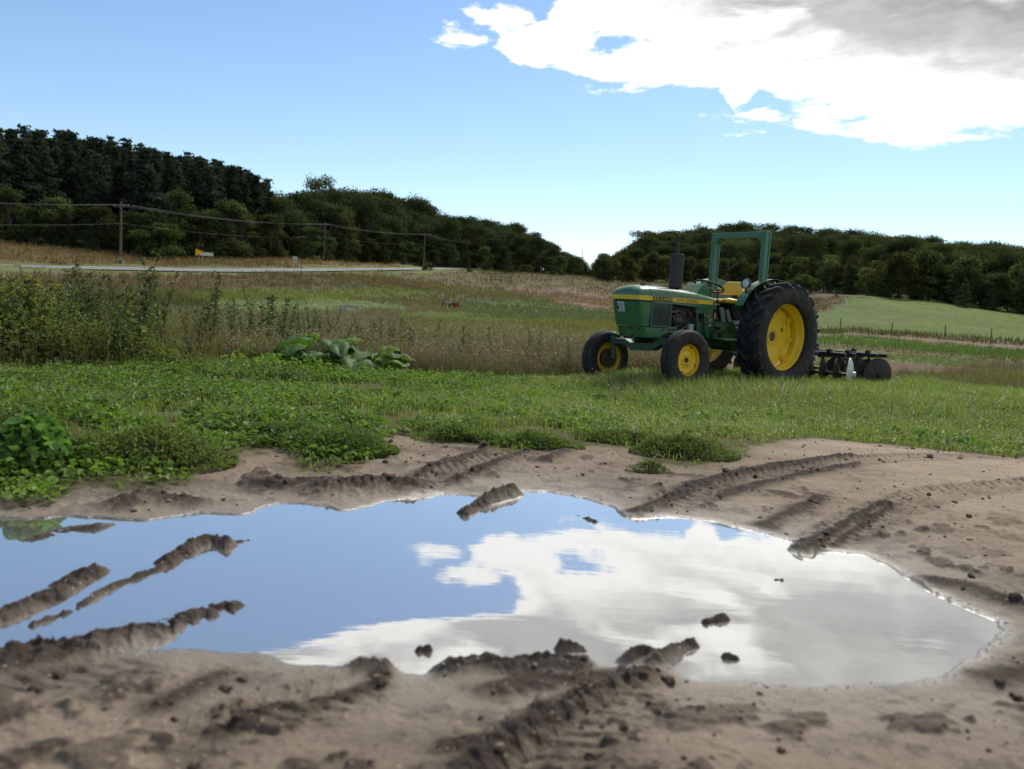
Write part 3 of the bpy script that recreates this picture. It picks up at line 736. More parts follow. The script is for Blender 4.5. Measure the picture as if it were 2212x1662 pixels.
AX = empty('front_axle', (2.0, 0, .56), 0, T); AX.rotation_euler = (rad(3.6), 0, 0)
a = MB()
def xz(p, q, y0, y1): a.prism(p, y0, y1)
for s in (1, -1):
    a.loft([[(-.07, s * .0, -.075), (.07, s * .0, -.075), (.07, s * .0, .03), (-.07, s * .0, .03)], [(-.065, s * .20, -.07), (.065, s * .20, -.07), (.065, s * .20, .03), (-.065, s * .20, .03)],
            [(-.055, s * .32, .0), (.055, s * .32, .0), (.055, s * .32, .085), (-.055, s * .32, .085)], [(-.05, s * .63, .03), (.05, s * .63, .03), (.05, s * .63, .105), (-.05, s * .63, .105)]])
a.cur = 1
hl = a
for s in (1, -1):
    for y in (.36, .44, .50, .58): hl.cyl((.048, s * y, .055 + (y - .36) * .1), (.062, s * y, .055 + (y - .36) * .1), .013, n=8)
a.build('axle_beam', [GREEN_D, BLACK], AX, smooth=0, bevel=.006)
for s in (1, -1):
    k = MB(); k.cyl((0, s * .60, .12), (0, s * .60, -.20), .034); k.cyl((0, s * .60, .13), (0, s * .60, .0), .048); k.cyl((0, s * .58, -.185), (0, s * .74, -.185), .032)
    k.ball((.0, s * .60, .15), (.05, .05, .035)); k.bar((0, s * .60, .135), (-.16, s * .56, .14), .05, .025)
    k.build('spindle', GREEN_D, AX, smooth=40, bevel=.003, seg=1)
tr = MB(); tr.tube([(-.17, .56, .12), (-.19, 0, .10), (-.17, -.56, .12)], .016); tr.build('tie_rod', BLACK, AX)
HUBR = solid('hub_rust_and_shade', (.06, .035, .02), .7, var=.3)
def front_wheel(side):
    w = empty('front_wheel', (2.0, side * .74, .56 - .185 + .74 * side * math.sin(rad(3.6)) + .0), 0, T)
    w.rotation_euler = (rad(3.6) * .4, 0, rad(-1.5))
    m = MB(); o = side
    prof = [(.215, -.075), (.245, -.088), (.30, -.098), (.345, -.096), (.372, -.084), (.380, -.066), (.384, -.062), (.384, -.040), (.376, -.036), (.376, -.022), (.390, -.016), (.392, .0), (.390, .016), (.376, .022), (.376, .036), (.384, .040), (.384, .062), (.380, .066),
            (.372, .084), (.345, .096), (.30, .098), (.245, .088), (.215, .075), (.2, .05), (.2, -.05)]
    m.lathe(prof, n=64, closed=True); m.build('tyre', TYRE, w, smooth=50)
    r = MB()
    rim = [(.232, .080), (.238, .076), (.228, .066), (.208, .052), (.203, .02), (.205, -.05), (.228, -.066), (.238, -.078), (.228, -.082), (.20, -.06), (.19, -.045), (.19, .015), (.198, .05), (.215, .066)]
    r.lathe([(a_, o * b) for a_, b in rim], n=48, closed=True)
    dsc = [(.035, .012), (.06, .014), (.075, .006), (.12, .002), (.145, .02), (.165, .022), (.188, .0), (.192, .0), (.192, -.012), (.16, .008), (.12, -.010), (.035, .0)]
    r.lathe([(a_, o * b) for a_, b in dsc], n=48, closed=True)
    for k in range(6):
        a_ = k * math.pi / 3; c = Vector((.062 * math.cos(a_), o * .012, .062 * math.sin(a_))); r.cyl(c, c + Vector((0, o * .02, 0)), .010, n=6)
    h = MB(); h.lathe([(.001, o * .030), (.026, o * .028), (.034, o * .018), (.036, -o * .015), (.135, -o * .022), (.140, -o * .07), (.06, -o * .085), (.06, -o * .12), (.001, -o * .12)], n=20)  # wide inner step added as a dark backing for the shade inside the wheel
    r.cur = 1
    for k in range(4):  # dark boxes stand for open slots, their shade put into the colour
        a_ = k * math.pi / 2 + .4; c = Vector((.172 * math.cos(a_), o * .0225, .172 * math.sin(a_))); r.box(c, (.024, .006, .018), Matrix.Rotation(-a_, 3, 'Y'))
    r.build('rim', [YELLOW, HUBR], w, smooth=30)
    h.build('hub', HUBR, w, smooth=30)
    return w
front_wheel(1); front_wheel(-1)

# bonnet
def sect(X, top, hw, bot=1.158, rt=.10, xo=0.0, n=7):
    """closed cross-section: straight sides, rounded shoulders, crowned top"""
    P = [(X, -hw, bot), (X, hw, bot)]
    sh = min(rt, (top - bot) * .72)
    pts = []
    for i in range(n):
        t = i / (n - 1) * math.pi / 2
        pts.append((hw - sh * 1.15 + sh * 1.15 * math.cos(t), top - .018 - sh + sh * math.sin(t)))
    pts.append(((hw - sh * 1.15) * .5, top - .004)); pts.append((0, top))
    L = [(X, y, z) for y, z in pts]; Rr = [(X, -y, z) for y, z in pts[:-1]][::-1]
    return P + L + Rr
hood = [sect(2.437, 1.232, .225, rt=.05), sect(2.434, 1.262, .247, rt=.07), sect(2.424, 1.292, .258, rt=.08), sect(2.40, 1.322, .265), sect(2.36, 1.345, .268), sect(2.30, 1.358, .27), sect(2.226, 1.364, .27), sect(2.222, 1.360, .267), sect(2.216, 1.360, .267), sect(2.212, 1.364, .27)]
hood += [sect(x, z, .27) for x, z in ((2.0, 1.366), (1.8, 1.364), (1.55, 1.354), (1.285, 1.336))]
hood += [sect(1.281, 1.331, .267), sect(1.275, 1.331, .267), sect(1.271, 1.335, .27), sect(1.1, 1.316, .27), sect(.97, 1.298, .268), sect(.885, 1.285, .262)]
m = MB(); m.loft(hood); HOOD = m.build('bonnet', GREEN, T, smooth=32)
cp_ = MB(); cp_.lathe([(.001, .040), (.03, .036), (.034, .0), (.001, .0)], c=(2.12, 0, 1.362), axis='Z', n=20); cp_.cyl((2.12, 0, 1.362), (2.12, 0, 1.385), .022); cp_.build('filler_cap', BLACK, HOOD, smooth=40)
cp_ = MB(); cp_.lathe([(.001, .020), (.045, .016), (.052, .0), (.001, .0)], c=(1.86, -.02, 1.364), axis='Z', n=20); cp_.build('filler_cap', STEEL, HOOD, smooth=40)
# yellow band round the bonnet
def band_pts(z, off, x_end):
    """outline of the bonnet side at height z, from the rear left round the nose to the rear right"""
    hw = .27 + off; r = .055; xf = 2.438 + off
    L = [(x_end, hw)] + [(x, hw) for x in np.linspace(x_end + .1, xf - r - .02, 12)]
    for i in range(7):
        t = i / 6 * math.pi / 2; L.append((xf - r + r * math.sin(t) * 1.0, hw - r + r * math.cos(t)))
    return L + [(x, -y) for x, y in L[::-1]]
def band(z0, z1, off, x_end, name, mt, par):
    q = band_pts(z0, off, x_end); n_ = len(q); b = MB()
    V = [(x, y, z0) for x, y in q] + [(x, y, z1) for x, y in q] + [(x - .0, y * .97, z0) for x, y in q] + [(x, y * .97, z1) for x, y in q]
    Fq = []
    for i in range(n_ - 1): Fq += [(i, i + 1, n_ + i + 1, n_ + i), (n_ + i, n_ + i + 1, 3 * n_ + i + 1, 3 * n_ + i), (i + 1, i, 2 * n_ + i, 2 * n_ + i + 1)]
    b.add(V, Fq); return b.build(name, mt, par, smooth=40)
BAND = band(1.166, 1.222, .004, .965, 'stripe', STRIPE, HOOD)
sk = MB()
for s in (1, -1):
    sk.hexa([(.88, s * .262, 1.10), (2.20, s * .262, 1.148), (2.20, s * .272, 1.148), (.88, s * .272, 1.10), (.88, s * .262, 1.165), (2.20, s * .262, 1.165), (2.20, s * .272, 1.165), (.88, s * .272, 1.165)])
sk.build('bonnet_skirt', GREEN, HOOD, smooth=0, bevel=.003)
# lettering on the band
def word(txt, x0, x1, z, h, mt, name, y=.2795, par=BAND):
    c = bpy.data.curves.new('w', 'FONT'); c.body = txt; c.size = 1.0; c.extrude = .0; c.offset = .006 if len(txt) == 4 and txt[0] == '2' else -.004; c.space_character = 1.12
    o_ = bpy.data.objects.new('w', c); COL.objects.link(o_); bpy.context.view_layer.update()
    me_ = bpy.data.meshes.new_from_object(o_.evaluated_get(bpy.context.evaluated_depsgraph_get())); bpy.data.objects.remove(o_)
    P = np.array([v.co[:] for v in me_.vertices]); lo, hi = P.min(0), P.max(0)
    for v in me_.vertices:
        a_ = (v.co[0] - lo[0]) / (hi[0] - lo[0]); b_ = (v.co[1] - lo[1]) / (hi[1] - lo[1])
        v.co = (x0 + (x1 - x0) * a_, y, z + h * b_)
    me_.materials.clear(); me_.materials.append(mt); me_.name = name
    return link(bpy.data.objects.new(name, me_), par)
dk = MB(); dk.box((2.00, .2755, 1.194), (.385, .003, .0545)); dk.build('decal_panel', DECALK, BAND, smooth=0)
word('2240', 2.128, 1.872, 1.174, .040, STRIPE, 'lettering')
word('JOHN', 1.735, 1.575, 1.176, .036, DECALK, 'lettering')
word('DEERE', 1.525, 1.30, 1.176, .036, DECALK, 'lettering')
for xs in (2.178, 2.160, 2.142, 1.858, 1.840, 1.822):
    dk = MB(); dk.box((xs, .2795, 1.194), (.007, .002, .050)); dk.build('decal_bar', STRIPE, BAND, smooth=0)
# nose below the band
def nose_sec(z, xf, hw, r=.05):
    L = [(1.84, hw)] + [(x, hw) for x in (2.0, 2.19)]
    for i in range(7):
        t = i / 6 * math.pi / 2; L.append((xf - r + r * math.sin(t), hw - r + r * math.cos(t)))
    q = L + [(x, -y) for x, y in L[::-1]]
    return [(x, y, z) for x, y in q]
m = MB(); m.loft([nose_sec(z, x, h_) for z, x, h_ in ((.822, 2.345, .250), (.95, 2.375, .256), (1.10, 2.415, .263), (1.142, 2.426, .264))])
NOSE = m.build('nose_panel', GREEN, T, smooth=40, bevel=.004)
sh = MB(); sh.box((2.05, 0, 1.154), (.66, .50, .022)); sh.build('bonnet_seal', BLACK, NOSE, smooth=0)
# emblem plate on the nose
m = MB(); q = []
for cx_, cy_, a0 in ((.045, .045, 0), (-.045, .045, 90), (-.045, -.045, 180), (.045, -.045, 270)):
    for i in range(5):
        t = rad(a0 + i * 22.5); q.append((cx_ + .022 * math.cos(t), cy_ * 1.05 + .022 * math.sin(t)))
sl = (2.415 - 2.375) / .15
ex = lambda z: 2.375 + (z - .95) * sl
EZ, EY = 1.062, -.085
fe = lambda a_, b_, y: (ex(EZ + b_) + y, EY + a_, EZ + b_)
m.prism(q, -.01, .010, fn=fe); EMB = m.build('emblem_plate', BADGE, NOSE, smooth=0, bevel=.003)
m = MB()
m.prism([(-.066, .055), (-.050, .040), (-.056, .022), (-.040, .006), (-.030, -.008), (-.044, -.022), (-.038, -.034), (-.056, -.040), (-.066, -.03)], .0085, .0115, fn=fe)
m.prism([(-.02, -.050), (.045, -.050), (.045, -.056), (-.02, -.056)], .0085, .0115, fn=fe)
m.build('emblem_figure', DECALK, EMB, smooth=0)
m = MB(); m.prism([(-.03, .03), (.0, .044), (.03, .030), (.026, .0), (.036, -.02), (.01, -.03), (-.01, -.018), (-.015, .01)], .008, .0125, fn=fe); m.build('emblem_relief', GREYM, EMB, smooth=0, bevel=.002)
# side screens with upright bars
for s in (1, -1):
    g_ = MB()
    for z in (.832, 1.138): g_.box((2.0, s * .268, z), (.385, .014, .014))
    for x in (1.815, 2.186): g_.box((x, s * .268, .985), (.014, .014, .30))
    for i in range(15): g_.box((1.838 + i * .0236, s * .2665, .985), (.0055, .008, .30))
    g_.build('side_screen', SCRN, NOSE, smooth=0)
    b_ = MB(); b_.box((2.0, s * .2595, .985), (.372, .003, .305)); b_.build('screen_backing', BLACK, NOSE, smooth=0)  # black sheet over the panel paints the dark interior behind the bars
# front support and side rails
m = MB()
m.loft([[(x, y, z) for x, y in ((1.95, .255), (2.235 + (z - .67) * .35, .255), (2.262 + (z - .67) * .35, .225), (2.262 + (z - .67) * .35, -.225), (2.235 + (z - .67) * .35, -.255), (1.95, -.255))] for z in (.672, .816)])
FM = m
m = MB()
for s in (1, -1): m.prism([(1.95, .70), (2.0, .812), (1.66, .836), (1.64, .76), (1.70, .735), (1.80, .752)], s * .215, s * .245)
SRM = m
m = MB()
for s in (1, -1): m.prism([(1.98, .672), (2.02, .60), (1.86, .565), (1.66, .60), (1.60, .69), (1.70, .705)], s * .16, s * .23)
ACM = m
m = FM; m.cur = 1
for y in (-.16, .03, .17):
    for z in (.70, .785): m.cyl((2.24 + (z - .67) * .35, y, z), (2.278 + (z - .67) * .35, y, z), .013, n=8)
for x in (1.70, 1.74, 1.80, 1.93):
    m.cyl((x, .235, .79), (x, .256, .79), .014, n=8); m.cyl((x - .02, .225, .65), (x - .02, .24, .65), .014, n=8)
FS = m.build('front_support', [GREEN, BLACK], T, smooth=0, bevel=.006)
SRM.build('side_rail', GREEN, FS, smooth=0, bevel=.005); ACM.build('axle_carrier', GREEN_D, FS, smooth=0, bevel=.006)
# engine
m = MB()
m.box((1.42, 0, .86), (.84, .34, .52)); m.box((1.42, 0, .60), (.70, .26, .14)); m.box((1.86, 0, .98), (.05, .46, .32)); m.box((1.40, .0, 1.12), (.70, .28, .08))
ENG = m.build('engine', BLACK, T, smooth=0, bevel=.012)
m = MB(); m.cyl((1.68, .20, .92), (1.56, .20, .92), .062); m.cyl((1.72, .20, .92), (1.69, .20, .92), .05); m.box((1.62, .2, .86), (.05, .03, .08)); m.build('alternator', solid('oily_alloy', (.07, .07, .07), .6, metal=.4, var=.3),  ENG, smooth=40, bevel=.004)
m = MB(); m.cyl((1.36, .23, .86), (1.36, .23, .72), .045); m.lathe([(.001, 0), (.05, 0), (.05, .02), (.001, .02)], c=(1.36, .23, .86), axis='Z'); m.build('fuel_filter', GREYM, ENG, smooth=40)
m = MB(); m.cyl((1.5, .19, .75), (1.5, .26, .75), .055); m.build('oil_filter', solid('filter_grey', (.10, .09, .09), .6), ENG, smooth=40, bevel=.006)
m = MB()
m.tube(smooth_line([(1.28, .235, 1.10), (1.265, .25, 1.0), (1.245, .255, .90), (1.245, .255, .75), (1.25, .25, .62)], 5), .011)
m.tube(smooth_line([(1.80, .20, 1.05), (1.70, .23, 1.03), (1.60, .2, 1.06), (1.5, .18, 1.02)], 5), .016)
m.tube(smooth_line([(1.75, .22, .80), (1.60, .24, .78), (1.45, .22, .84), (1.36, .23, .88)], 5), .009)
m.tube(smooth_line([(1.72, .20, .97), (1.60, .26, .99), (1.48, .2, .96)], 5), .007)
m.build('hose', solid('hose_grey', (.09, .10, .10), .6), ENG, smooth=40)
m = MB()
for i in range(4): m.box((1.20 + i * .14, .18, 1.02), (.07, .05, .06)); m.cyl((1.20 + i * .14, .19, 1.0), (1.20 + i * .14, .215, 1.0), .018, n=8)
m.build('exhaust_manifold', RUSTY, ENG, smooth=0, bevel=.006)
# clutch housing, gearbox, rear axle
m = MB()
def ring(X, hw, z0, z1, c=.06): return [(X, y, z) for y, z in ((-hw + c, z0), (hw - c, z0), (hw, z0 + c), (hw, z1 - c), (hw - c, z1), (-hw + c, z1), (-hw, z1 - c), (-hw, z0 + c))]
m.loft([ring(1.25, .265, .54, .945), ring(1.20, .265, .54, .945), ring(1.195, .245, .55, .94), ring(1.02, .225, .56, .99), ring(.92, .19, .57, .93), ring(.90, .20, .56, .95), ring(.86, .20, .56, .95), ring(.84, .18, .57, .92), ring(.45, .19, .56, .93), ring(.40, .23, .52, .97), ring(-.25, .24, .50, .98)])
GB = m.build('gearbox', GREEN_D, T, smooth=0, bevel=.012)
m = MB(); m.cyl((1.06, .21, .93), (1.06, .262, .93), .065); m.cyl((1.06, .262, .93), (1.06, .272, .93), .045); m.build('side_cover', GREEN_D, GB, smooth=40, bevel=.005)
m = MB(); m.box((.70, .215, .86), (.24, .05, .12)); m.box((.52, .22, .72), (.30, .06, .10)); m.box((.70, .24, .785), (.26, .04, .02)); m.build('gearbox_cover', GREEN, GB, smooth=0, bevel=.006)
m = MB()
for s in (1, -1):
    m.loft([[(x_ * k + 0, s * y, .765 + z_ * k) for x_, z_ in [(math.cos(t) * .14, math.sin(t) * .14) for t in np.linspace(0, 2 * math.pi, 17)[:-1]]] for y, k in ((.22, 1.15), (.30, 1.0), (.46, .78), (.54, .72), (.55, .40), (.565, .40))])
m.build('axle_housing', GREEN_D, GB, smooth=40)
m = MB()
for s in (1, -1):
    m.box((.80, s * .40, .694), (.42, .34, .012)); m.box((.80, s * .565, .685), (.42, .010, .03)); m.bar((.85, s * .22, .62), (.85, s * .52, .685), .04, .02); m.bar((.65, s * .22, .62), (.65, s * .52, .685), .04, .02)
m.build('footplate', GREEN_D, T, smooth=0, bevel=.003)
m = MB()
m.tube(smooth_line([(.96, .20, .70), (.98, .30, .76), (.96, .36, .84)], 4), .012); m.box((.955, .37, .85), (.02, .09, .05), Matrix.Rotation(.5, 3, 'Y'))
m.build('pedal', BLACK, T, smooth=40); m = MB()
m.tube(smooth_line([(.96, -.20, .70), (.98, -.30, .76), (.96, -.36, .84)], 4), .012); m.box((.955, -.37, .85), (.02, .09, .05), Matrix.Rotation(.5, 3, 'Y'))
m.build('pedal', BLACK, T, smooth=40)
m = MB(); m.loft([ring(1.02, .16, .60, .78, .04), ring(.88, .15, .60, .80, .04)]); m.prism([(1.05, .70), (1.12, .86), (.95, .88), (.80, .74), (.78, .60), (.84, .60), (.90, .72)], .21, .27)
m.build('brake_housing', GREEN_D, GB, smooth=0, bevel=.01)
# cowl under the bonnet's rear end, instrument hump, steering
m = MB()
for s in (1, -1): m.prism([(1.275, 1.165), (.97, 1.165), (1.02, 1.036), (1.275, 1.030)], s * .250, s * .264)
m.box((1.12, 0, 1.10), (.30, .48, .12))
m.build('cowl_panel', GREEN, T, smooth=0, bevel=.004)
m = MB()
m.loft([
        [(1.22, y, 1.29), (1.03, y * .9, 1.452), (.985, y * .9, 1.452), (.83, y, 1.28), (.85, y, 1.20), (1.2, y, 1.2)] for y in (-.15, -.13, .13, .15)])
DASH = m.build('instrument_hump', GREEN, T, smooth=0, bevel=.012)
m = MB(); m.box((.905, 0, 1.372), (.012, .20, .13), Matrix.Rotation(rad(-48), 3, 'Y')); m.build('gauge_panel', BLACK, DASH, smooth=0, bevel=.004)
SWC = Vector((.775, .02, 1.428)); swn = Vector((-.36, 0, .93)).normalized()
ux = Vector((0, 1, 0)); uy = swn.cross(ux)
m = MB(); m.tube([SWC + (ux * math.cos(t) + uy * math.sin(t)) * .212 for t in np.linspace(0, 2 * math.pi, 41)[:-1]], .0135, n=10, closed=True)
for k in range(3):
    t = k * 2 * math.pi / 3 + .55; e = SWC + (ux * math.cos(t) + uy * math.sin(t)) * .21
    m.tube([SWC - swn * .05, SWC - swn * .035 + (e - SWC) * .5, e], .009, n=8)
m.lathe([(.001, .03), (.03, .025), (.045, .0), (.04, -.02), (.001, -.02)], c=SWC - swn * .045, axis='Z', n=20)
m.build('steering_wheel', BLACK, T, smooth=50)
m = MB(); m.cyl(SWC - swn * .05, SWC - swn * .30, .026); m.build('steering_column', BLACK, T, smooth=40)
m = MB()
m.tube(smooth_line([(.88, .235, 1.06), (.87, .255, 1.20), (.86, .255, 1.30), (.84, .24, 1.385)], 4), .012)
m.tube(smooth_line([(.90, .225, 1.04), (.895, .27, 1.15), (.88, .28, 1.23)], 4), .010)
m.tube(smooth_line([(.70, .12, .95), (.72, .17, 1.08), (.74, .2, 1.18)], 4), .009)
m.build('lever', BLACK, T, smooth=40)
for c_ in ((.838, .24, 1.395), (.878, .282, 1.24), (.90, .27, 1.17)): MB().ball(c_, .020).build('lever_knob', STEEL, T, smooth=60)
# seat
m = MB(); bx = []
for i in range(13):
    t = i / 12 * 2 - 1; z0 = 1.335 + .02 * abs(t) ** 2; at_ = abs(t)
    z1 = 1.535 if at_ < .52 else 1.535 - .125 * float(sm(at_, .52, .80)) - .02 * float(sm(at_, .85, 1.0))
    xo = .16 + .16 * at_ ** 2.6; y = .275 * t
    bx.append([(xo + .035, y, z0), (xo + .03, y, (z0 + z1) / 2), (xo, y, z1 - .012), (xo - .022, y, z1), (xo - .045, y, z1 - .012), (xo - .03, y, (z0 + z1) / 2), (xo - .012, y, z0)])
m.loft(bx)
for i in (-2, -1, 0, 1, 2): m.loft([[(.198 - (z - 1.35) * .22 + dx_, i * .058 + dy_, z) for dx_, dy_ in ((.0, -.02), (.014, -.012), (.014, .012), (.0, .02))] for z in (1.365, 1.42, 1.49)])
SEAT = m.build('seat_backrest', SEATM, T, smooth=45, bevel=.006)
m = MB()
m.loft([[(x, y, z) for y, z in ((-w_, b_ + .015), (-w_ * .8, b_), (w_ * .8, b_), (w_, b_ + .015), (w_, t_ - .02), (w_ * .88, t_), (w_ * .4, t_ - .012), (-w_ * .4, t_ - .012), (-w_ * .88, t_), (-w_, t_ - .02))] for x, w_, b_, t_ in ((.16, .18, 1.215, 1.265), (.22, .235, 1.20, 1.275), (.40, .245, 1.20, 1.272), (.54, .235, 1.205, 1.278), (.60, .20, 1.215, 1.262), (.615, .17, 1.225, 1.25))])
m.build('seat_cushion', SEATM, T, smooth=50)
m = MB(); m.prism([(.12, 1.20), (.55, 1.20), (.50, 1.17), (.42, 1.16), (.30, .96), (.12, .96)], -.16, .16); m.box((.15, 0, 1.30), (.03, .10, .16)); m.build('seat_base', BLACK, T, smooth=0, bevel=.01)
for q_, y_ in (([(.66, 1.14), (.575, 1.14), (.50, .93), (.57, .93)], .13), ([(.555, 1.10), (.50, 1.12), (.40, .93), (.46, .93)], .16), ([(.95, 1.06), (.94, .93), (1.0, .93)], .18)): MB().prism(q_, y_, y_ + .025).build('seat_bracket', GREYM, T, smooth=0, bevel=.003)
# fenders
def fender(s):
    m = MB(); R = .815
    for t0, t1, nn in ((rad(28), rad(150), 22),):
        outer = []
        for i in range(nn + 1):
            t = t0 + (t1 - t0) * i / nn; c_, s_ = math.cos(t), math.sin(t)
            Rr = R * (1 + .02 * math.sin(3 * t)); z = .765 + .02
            outer.append([(Rr * c_, s * .46, z + Rr * s_), (Rr * c_, s * .60, z + Rr * s_), ((Rr - .006) * c_, s * .60, z + (Rr - .006) * s_), ((Rr - .01) * c_, s * .468, z + (Rr - .01) * s_),
                          ((Rr - .36) * c_, s * .468, z + (Rr - .36) * s_ * .9), ((Rr - .36) * c_, s * .460, z + (Rr - .36) * s_ * .9)])
        m.loft(outer)
    return m.build('fender', GREEN, T, smooth=25, bevel=.003, seg=1)
FD = fender(1); fender(-1)
for s in (1,):
    L = empty('work_lamp', (.585, s * .52, 1.490), 0, T)
    m = MB(); m.lathe([(.001, -.075), (.035, -.07), (.062, -.03), (.074, .0), (.078, .012), (.078, .026), (.066, .028), (.064, .014), (.001, .010)], axis='X', n=28); m.cyl((0, 0, -.07), (-.01, -.0, -.20), .013, n=10)
    m.build('lamp_housing', BLACK, L, smooth=35)
    m = MB(); m.lathe([(.001, .030), (.03, .027), (.05, .022), (.064, .015), (.064, .011), (.001, .011)], axis='X', n=28); m.build('lamp_lens', LENS, L, smooth=60)
# roll bar
m = MB()
zb0, zt_ = .96, 2.262
def channel(s):
    """upright: square tube with a shallow groove down its front face"""
    y = s * .450
    m.box((.15, y - .024, (zb0 + zt_) / 2), (.075, .030, zt_ - zb0)); m.box((.15, y + .024, (zb0 + zt_) / 2), (.075, .030, zt_ - zb0)); m.box((.125, y, (zb0 + zt_) / 2), (.115, .020, zt_ - zb0 - .004))
    m.box((.072, y, (zb0 + zt_) / 2 - .002), (.03, .066, zt_ - zb0 - .008))
channel(1); channel(-1)
m.box((.125, 0, zt_ - .043), (.12, .833, .080))
for s in (1, -1): m.prism([(s * .405, zt_ - .085), (s * .34, zt_ - .085), (s * .405, zt_ - .16)], .07, .19, fn=lambda a_, b_, y: (y, a_, b_))
m.build('roll_bar', ROPS_G, T, smooth=0, bevel=.004)
# exhaust
m = MB(); m.lathe([(.001, 1.835), (.086, 1.835), (.092, 1.828), (.092, 1.37), (.08, 1.36), (.05, 1.355), (.05, 1.30), (.001, 1.30)], c=(1.47, 0, 0), axis='Z', n=32); MU = m.build('muffler', MUFF, T, smooth=40)
m = MB(); m.lathe([(.030, 1.83), (.030, 2.025), (.034, 2.028), (.034, 2.036), (.026, 2.036), (.026, 1.83)], c=(1.485, 0, 0), axis='Z', n=20); m.build('exhaust_stack', MUFF, MU, smooth=40)
# hitch behind
m = MB()
for s in (1, -1):
    m.bar((-.15, s * .22, .45), (-.85, s * .38, .42), .03, .06); m.bar((-.30, s * .22, .95), (-.62, s * .34, .46), .025, .03)
m.bar((-.25, 0, .90), (-.85, 0, .62), .04, .05); m.bar((-.2, 0, .36), (-.75, 0, .34), .07, .03)
m.build('hitch', BLACK, T, smooth=0, bevel=.004)

# ------------------------------------------------------------------ disc harrow behind the tractor
HC = empty('disc_harrow', TP, math.pi + TH)
tag(HC, 'low black disc harrow standing in the grass behind the tractor', 'disc harrow')
m = MB()
for y in (-.55, -.18, .18, .55): m.box((-1.95, y, .50), (1.25, .06, .06))
for x in (-1.35, -1.62, -2.28, -2.55): m.box((x, 0, .535), (.06, 1.95, .06))
m.bar((-1.35, .55, .53), (-.9, .1, .48), .05, .05); m.bar((-1.35, -.55, .53), (-.9, -.1, .48), .05, .05); m.bar((-1.38, 0, .53), (-.88, 0, .66), .05, .05)
m.build('harrow_frame', BLACK, HC, smooth=0, bevel=.004)
for x, y in ((-1.35, .7), (-1.62, .3), (-2.28, .8), (-1.35, -.2), (-2.55, .4), (-1.62, .85), (-1.62, -.6)):
    m = MB(); m.box((x, y, .585), (.09, .05, .05)); m.cyl((x, y, .56), (x, y, .63), .013, n=6); m.build('clamp', BLACK, HC, smooth=0, bevel=.003)
def disc(gx, y, an, mt, par, d=.50):
    q = MB(); R = d / 2; pr = [(.02, .045), (R * .5, .036), (R * .8, .014), (R, -.008), (R, -.012), (R * .8, .008), (R * .5, .03), (.02, .039)]
    q.lathe(pr, axis='Y', n=36, closed=True); q.lathe([(.001, .08), (.045, .08), (.05, -.02), (.001, -.02)], axis='Y', n=12)
    o_ = q.build('disc', mt, par, smooth=30); o_.location = (gx, y, R - .02); o_.rotation_euler = (0, 0, an); return o_
POL = solid('soil_polished_steel', (.50, .50, .48), .42, metal=.45, var=.22, scale=16, dirt=(.25, .22, .19, .4))
for s in (1, -1):
    for gi, (gx, an) in enumerate(((-1.50, .37), (-2.42, -.40))):
        for k in range(5):
            y = s * (.14 + k * .205); gx2 = gx + (-1 if gi == 0 else 1) * (.14 + k * .205) * math.tan(abs(an)) * .55 + .16 * (1 if gi == 0 else -1)
            edge = (s > 0 and k == 4)
            disc(gx2, y, s * an, POL if edge and gi == 0 else RUSTY, HC, d=.52 if edge else .49)
        m = MB(); e0 = (gx + .16 * (1 if gi == 0 else -1), s * .10, .235); e1 = (gx + (-1 if gi == 0 else 1) * 1.0 * math.tan(abs(an)) * .55 + .16 * (1 if gi == 0 else -1), s * 1.0, .235)
        m.tube([e0, e1], .022, n=8)
        for f_ in (.25, .75):
            p_ = Vector(e0).lerp(Vector(e1), f_); m.tube([p_, p_ + Vector((0, 0, .14)), (p_[0] * .9 - .19, p_[1], .52)], .02, n=6)
        m.build('gang_axle', BLACK, HC, smooth=30)
# ------------------------------------------------------------------ poles, wires, signs, fence, field clutter
WOODP = solid('weathered_pole_wood', (.105, .088, .075), .9, var=.3, scale=6)
WIREM = solid('wire', (.24, .24, .25), .9, spec=.1)
def polar(x, y, r):
    v = ray(x, y); h = math.hypot(v[0], v[1]); return v[0] / h * r, v[1] / h * r, EYE + v[2] / h * r
PRS = [(-560, 392, 104), (262, 436, 126), (702, 480, 176), (918, 503, 212), (1046, 524, 262), (1150, 545, 370)]
ptop = []
dirs = []
for i, (x, y, r) in enumerate(PRS): ptop.append(Vector(polar(x, y, r)))
for i, p in enumerate(ptop):
    a_ = ptop[max(i - 1, 0)]; b_ = ptop[min(i + 1, len(ptop) - 1)]; d_ = (b_ - a_); d_.z = 0; d_.normalize(); dirs.append(d_)
pole_lab = ['', 'tall grey wooden utility pole nearest the camera, left of the orange sign', 'utility pole beside the road right of the white speed sign', 'utility pole in front of the tall hardwoods where the bank ends', 'distant utility pole against the dark rounded wood', '']
for i, p in enumerate(ptop[:-1]):
    if i == 0: continue
    gz = zat(p.x, p.y) - .3
    po = empty('utility_pole', (p.x, p.y, gz)); tag(po, pole_lab[i], 'utility pole', 'utility poles along the road')
    h_ = p.z - gz
    m = MB(); m.cyl((0, 0, 0), (0, 0, h_), .19, .13, n=10); m.build('pole_shaft', WOODP, po)
    sx = Vector((dirs[i].y, -dirs[i].x, 0))
    m = MB(); m.bar(sx * -1.25 + Vector((0, 0, h_ - .65)), sx * 1.25 + Vector((0, 0, h_ - .65)), .12, .14); m.build('crossarm', WOODP, po, smooth=0)
    for q_ in (-1.15, .55, 1.15):
        m = MB(); m.cyl(sx * q_ + Vector((0, 0, h_ - .6)), sx * q_ + Vector((0, 0, h_ - .38)), .05, n=6); m.build('insulator', GREYM, po)
    m = MB(); m.box((.0, -.2, h_ * .12), (.22, .14, .3)); m.build('meter_box', GREYM, po, smooth=0)
